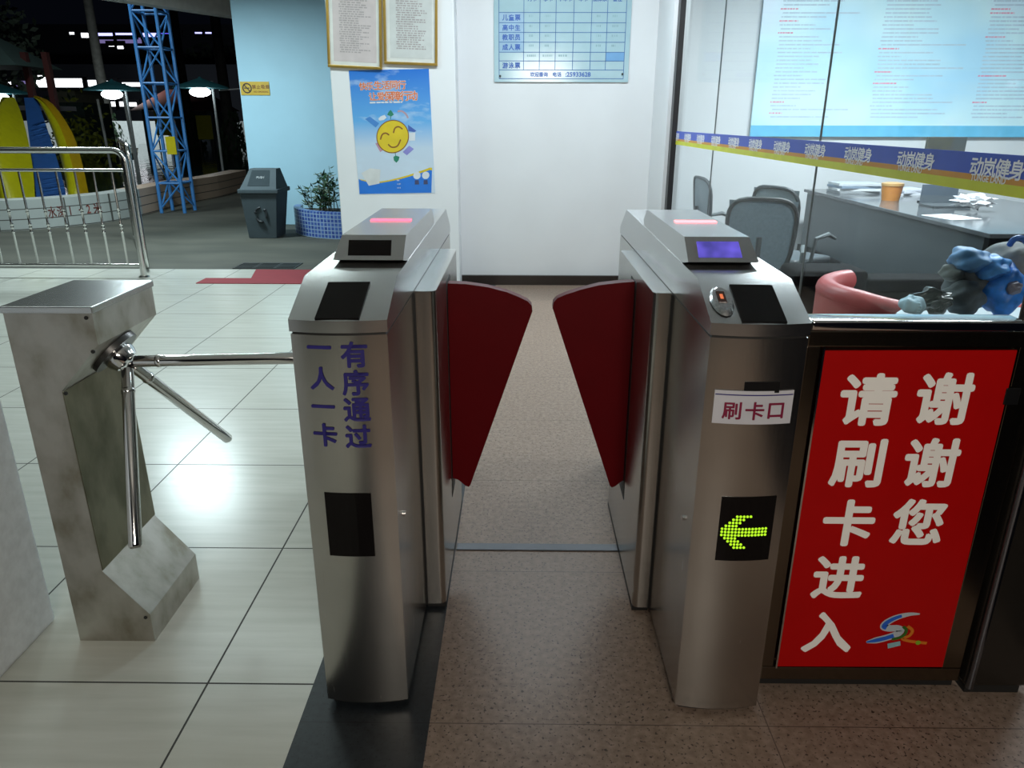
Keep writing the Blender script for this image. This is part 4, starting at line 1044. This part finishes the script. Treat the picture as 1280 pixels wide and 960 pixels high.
MB().box((p.x-1.6, 17.2, 1.9), (p.x+.75, 18.5, 2.0)).build('platform', P('tower_deck', (.06, .06, .07), .6), stw)

# blue lattice tower
lt = thing('lattice_tower', 'blue steel lattice tower standing beside the pool kerb', 'tower', (-6.87, 14.82, 0))
TB = P('tower_blue', (.045, .21, .52), .45)
X0, X1, Y0, Y1 = at(202, 264, 14.58).x, at(231, 265, 14.58).x, 14.58, 15.06
cs = [(X0, Y0), (X1, Y0), (X1, Y1), (X0, Y1)]
for x, y in cs: MB().tube([(x, y, 0), (x, y, 4.6)], .034, 8).build('leg', TB, lt, smooth=True)
lev = [.08, .56, 1.15, 1.75, 2.35, 2.95, 3.55, 4.15]
for z in lev[1:]:
    m = MB()
    for i in range(4): m.tube([(*cs[i], z), (*cs[(i+1) % 4], z)], .02, 6)
    m.build('ring', TB, lt)
for k, (z0, z1) in enumerate(zip(lev, lev[1:])):
    m = MB()
    for i in range(4):
        a, b = cs[i], cs[(i+1) % 4]
        if (k+i) % 2 == 0: m.tube([(*a, z0), (*b, z1)], .016, 5)
        else: m.tube([(*b, z0), (*a, z1)], .016, 5)
    m.build('brace', TB, lt)
q = at(226, 182, 14.5); tag(MB().box((X1-.15, 14.535, q.z-.16), (X1+.03, 14.555, q.z+.16)).build('warning_plate', P('plate_yellow', (.50, .42, .01), .4)), 'small yellow plate fixed on the blue lattice tower', 'plate')

# parasol lamps
def parasol(label, u, v, Y):
    p = at(u, v, Y); t = thing('parasol_lamp', label, 'lamp', (p.x, Y, 0), 'teal parasol lamps by the pool')
    MB().tube([(p.x+.25, Y+.3, 0), (p.x+.25, Y+.3, p.z+.3)], .035, 8).build('pole', P('pole_grey', (.30, .32, .32), .5), t, smooth=True)
    MB().lathe([(.75, .10), (.72, .14), (.35, .26), (.06, .36), (.02, .40)], (p.x, Y+.1, p.z), 20).build('canopy', P('parasol_teal', (.05, .26, .30), .6), t, smooth=True)
    MB().ball((p.x, Y, p.z), (.30, .14, .13), 3).build('lamp_head', emis('lamp_white', (.86, .96, 1), 9), t, smooth=True)
    return t
parasol('teal parasol lamp glowing left of the blue lattice tower', 140, 118, 22)
parasol('teal parasol lamp glowing right of the blue lattice tower', 250, 115, 22)
parasol('teal parasol lamp glowing behind the yellow slide at far left', -2, 122, 22)
tag(MB().tube([at(274, 113, 22), at(300, 111, 22.4)], .02, 6).build('cable', P('cable_white', (.6, .62, .62), .5)), 'white cable running from the right lamp to the blue wall', 'cable')
for u0, v0, u1, v1, lb in ((124, 124, 140, 185, 'thin pale pole left of the tower, nearer the slide'), (156, 118, 166, 185, 'thin pale pole just left of the blue tower')):
    a = at(u0, v0, 24); tag(MB().tube([(a.x, 24, 0), (a.x-.05, 24, a.z)], .04, 8).build('pole', P('pole_pale', (.36, .38, .36), .5), smooth=True), lb, 'pole')

# palms along the far bank
def palm(label, u, Y, r):
    p = at(u, 140, Y); t = thing('palm_tree', label, 'tree', (p.x, Y, 0), 'palm trees across the pool')
    MB().tube([(p.x, Y, 0), (p.x-.1, Y, 2), (p.x-.15, Y, 5), (p.x-.1, Y, 11)], [r*1.5, r, r*.9, r*.7], 10).build('trunk', P('palm_trunk', (.05, .05, .044), .8, 0, .3, 4), t, smooth=True)
    m = MB(); rq = random.Random(int(u)+1)
    for k in range(420):
        z = rq.random()**1.4*1.9; rr_ = r*(3.4-1.2*z)*rq.uniform(.5, 1); a = rq.uniform(0, 6.283)
        c = Vector((p.x+rr_*math.cos(a), Y+rr_*math.sin(a), .12+z)); d = Vector((rq.uniform(-.5, .5), rq.uniform(-.5, .5), 1)).normalized(); e = d.cross(Vector((rq.uniform(-1, 1), 1, 0))).normalized(); q = rq.uniform(.08, .17)
        m.poly([c+d*q, c+e*q*.4, c-d*q, c-e*q*.4])
    m.build('climbing_leaves', P('palm_leaves', (.02, .05, .02), .7, 0, .5, 8), t, norm=False)
    m = MB(); rs = random.Random(int(u))
    for k in range(14):
        a = 2*math.pi*k/14+rs.uniform(-.2, .2); pr = Vector((p.x-.1, Y, 11)); w0 = Vector((-math.sin(a), math.cos(a), 0))
        L = [m.b.verts.new(pr+Vector((math.cos(a)*s, math.sin(a)*s, .9*s-.33*s*s))+w0*e*(.05+.22*math.sin(min(1, s/3.2)*math.pi))) for s in (0, .8, 1.6, 2.4, 3.1) for e in (-1, 1)]
        for i in range(4): m.b.faces.new((L[2*i], L[2*i+1], L[2*i+3], L[2*i+2]))
    m.build('fronds', P('palm_leaves', (.02, .05, .02), .7), t, norm=False)
palm('palm trunk with leafy base beside the blue wall edge', 287, 34, .23)
palm('palm trunk between the right lamp and the lattice tower', 237, 41.5, .24)
palm('palm trunk left of the lattice tower behind the lamp', 136, 49, .32)
# hanging life-jacket like boards by the far bank
for u, v, Y, lb in ((256, 160, 36, 'yellow board under the right parasol lamp'), (204, 155, 36, 'yellow board seen through the lattice tower')):
    p = at(u, v, Y); t = thing('notice_stand', lb, 'board', (p.x, Y, 0), 'yellow boards across the pool')
    MB().box((p.x-.36, Y-.04, p.z-.5), (p.x+.36, Y, p.z+.55)).build('board', P('board_yellow', (.34, .32, .01), .5), t, bevel=.02)
    for s in (-1, 1): MB().tube([(p.x+s*.3, Y, 0), (p.x+s*.3, Y, p.z-.4)], .03, 6).build('leg', P('stand_dark', (.05, .05, .05), .6), t)
# pavilion with red roof
p0, p1 = at(176, 138, 42), at(258, 138, 42)
pv = thing('pavilion', 'low pavilion with dull red roof across the pool', 'pavilion', ((p0.x+p1.x)/2, 43.5, 0))
m = MB(); z0 = p0.z; z1 = at(200, 110, 42).z
A = [m.b.verts.new(q) for q in ((p0.x-.6, 42, z0), (p1.x+.4, 42, z0), (p1.x+.4, 46, z0), (p0.x-.6, 46, z0))]; B = [m.b.verts.new(q) for q in ((p0.x+.6, 44, z1), (p1.x-.9, 44, z1))]
m.b.faces.new(A[::-1]); m.b.faces.new((A[0], A[1], B[1], B[0])); m.b.faces.new((A[2], A[3], B[0], B[1])); m.b.faces.new((A[1], A[2], B[1])); m.b.faces.new((A[3], A[0], B[0])); m.build('roof', P('roof_red', (.13, .04, .035), .7), pv)
for x in (p0.x, (p0.x+p1.x)/2, p1.x): MB().box((x-.12, 42.3, 0), (x+.12, 42.5, z0)).build('post', P('pav_post', (.10, .12, .14), .6), pv)
MB().box((p0.x-.3, 45.5, 0), (p1.x+.2, 45.7, z0)).build('rear_wall', P('pav_wall', (.03, .04, .06), .7), pv)
# cream kiosk and dark hedges behind the slide
a = at(68, 128, 30); b = at(93, 113, 30)
ks = thing('kiosk', 'small cream kiosk with dark counter behind the water slide', 'kiosk', ((a.x+b.x)/2, 31, 0))
MB().box((a.x, 30, a.z), (b.x, 32, b.z)).build('upper_wall', P('kiosk_cream', (.24, .24, .17), .7), ks)
MB().box((a.x-.2, 30.05, 0), (b.x+.2, 32, a.z)).build('counter', P('kiosk_green', (.05, .085, .075), .6), ks)
MB().box((a.x-.3, 29.8, b.z), (b.x+.3, 32.2, b.z+.1)).build('roof', P('kiosk_roof', (.05, .06, .06), .6), ks)
# far buildings with lit windows
BD = P('far_building', (.022, .024, .036), .8)
WW = emis('window_white', (.92, .95, 1), 2.6); WB = emis('window_blue', (.42, .42, 1), 2.2); WV = emis('window_violet', (.16, .13, .30), 1)
def bldg(label, Y, u0, u1, v0, wins, depth=8):
    a = at(u0, v0, Y+.3); b = at(u1, v0, Y+.3)
    t = thing('building', label, 'building', ((a.x+b.x)/2, Y+depth/2, 0), 'lit buildings beyond the pool')
    MB().box((a.x, Y+.3, 0), (b.x, Y+depth, a.z)).build('walls', BD, t)
    for (x0, y0, x1, y1, mt) in wins:
        p, q = at(x0, y1, Y), at(x1, y0, Y)
        f = MB(); w = .22
        f.box((p.x-w, Y+.05, p.z-w), (q.x+w, Y+.32, p.z)); f.box((p.x-w, Y+.05, q.z), (q.x+w, Y+.32, q.z+w)); f.box((p.x-w, Y+.05, p.z), (p.x, Y+.32, q.z)); f.box((q.x, Y+.05, p.z), (q.x+w, Y+.32, q.z))
        fo = f.build('window_frame', P('far_frame', (.03, .03, .04), .6), t)
        MB().box((p.x, Y+.15, p.z), (q.x, Y+.30, q.z)).build('lit_pane', mt, fo)
    return t
bldg('nearer dark building with white lit windows behind the slide', 58, -60, 330, 80,
     [(9, 99, 13, 108, WW), (18, 101, 34, 109, WV), (41, 94, 58, 109, WW), (66, 98, 104, 109, WW), (107, 100, 124, 108, WW), (131, 101, 143, 108, WW), (152, 103, 178, 108, WW),
      (105, 127, 108, 133, WW), (112, 128, 121, 133, WW), (136, 127, 144, 133, WW), (148, 127, 155, 133, WW), (160, 128, 170, 133, WW)])
bldg('farther taller building with blue lit windows above the dark trees', 75, -60, 330, 30,
     [(86, 40, 92, 43, WW), (101, 41, 114, 47, WW), (122, 41, 140, 46, WB), (144, 41, 168, 46, WB), (178, 41, 196, 46, WB), (243, 40, 252, 42, WB), (256, 40, 265, 42, WB), (124, 48, 141, 54, WV), (146, 47, 176, 54, WV), (135, 54, 142, 58, WW), (146, 54, 153, 61, WW), (198, 41.2, 224, 42.2, emis('strip_blue', (.15, .12, 1), 1.2))], 10)
# trees in the dark
def tree(label, u, Y, w, hh, seed):
    p = at(u, 140, Y); t = thing('dark_tree', label, 'tree', (p.x, Y, 0), 'dark trees between the buildings')
    rs = random.Random(seed); m = MB()
    MB().tube([(p.x, Y, 0), (p.x+.2, Y, hh*.35), (p.x, Y, hh*.7)], [.3, .22, .1], 8).build('trunk', P('palm_trunk', (.10, .095, .08), .8), t, smooth=True)
    for k in range(900):
        a, el, r_ = rs.uniform(0, 6.283), rs.uniform(-1, 1), rs.uniform(.5, 1)
        c = Vector((p.x+w*r_*math.cos(a)*math.sqrt(1-el*el), Y+w*.5*r_*math.sin(a), hh*.62+hh*.40*el*r_))
        d = Vector((rs.uniform(-1, 1), rs.uniform(-1, 1), rs.uniform(-1, 1))).normalized(); e = d.cross(Vector((rs.uniform(-1, 1), 1, .3))).normalized()
        s = rs.uniform(.15, .32); m.poly([c+d*s, c+e*s*.5, c-d*s, c-e*s*.5])
    m.build('crown', P('tree_night', (.012, .022, .012), .8, 0, .5, 5), t, norm=False)
tree('dark tree above the slide tower at far left', 2, 50, 3.4, 9.5, 1)
tree('dark tree beyond the red-roofed pavilion', 214, 72, 3.2, 7.6, 2)
tree('dark tree behind the palms near the blue wall', 276, 70, 3.4, 8.0, 3)
hd = random.Random(8)
for u, Y, lb in ((90, 27.5, 'dark green bush left of the pool in front of the kiosk'), (104, 25, 'yellowish green bush beside the right slide wall')):
    p = at(u, 165, Y); m = MB()
    for k in range(500):
        c = Vector((p.x+hd.gauss(0, .45), Y+hd.gauss(0, .3), .05+abs(hd.gauss(0, .85)))); d = Vector((hd.uniform(-1, 1), hd.uniform(-1, 1), hd.uniform(-1, 1))).normalized(); e = d.cross(Vector((.2, 1, .4))).normalized(); s = hd.uniform(.07, .15)
        m.poly([c+d*s, c+e*s*.5, c-d*s, c-e*s*.5])
    tag(m.build('bush', P('bush_green' if u < 100 else 'bush_lime', (.02, .05, .03) if u < 100 else (.14, .16, .01), .7), norm=False), lb, 'bush')
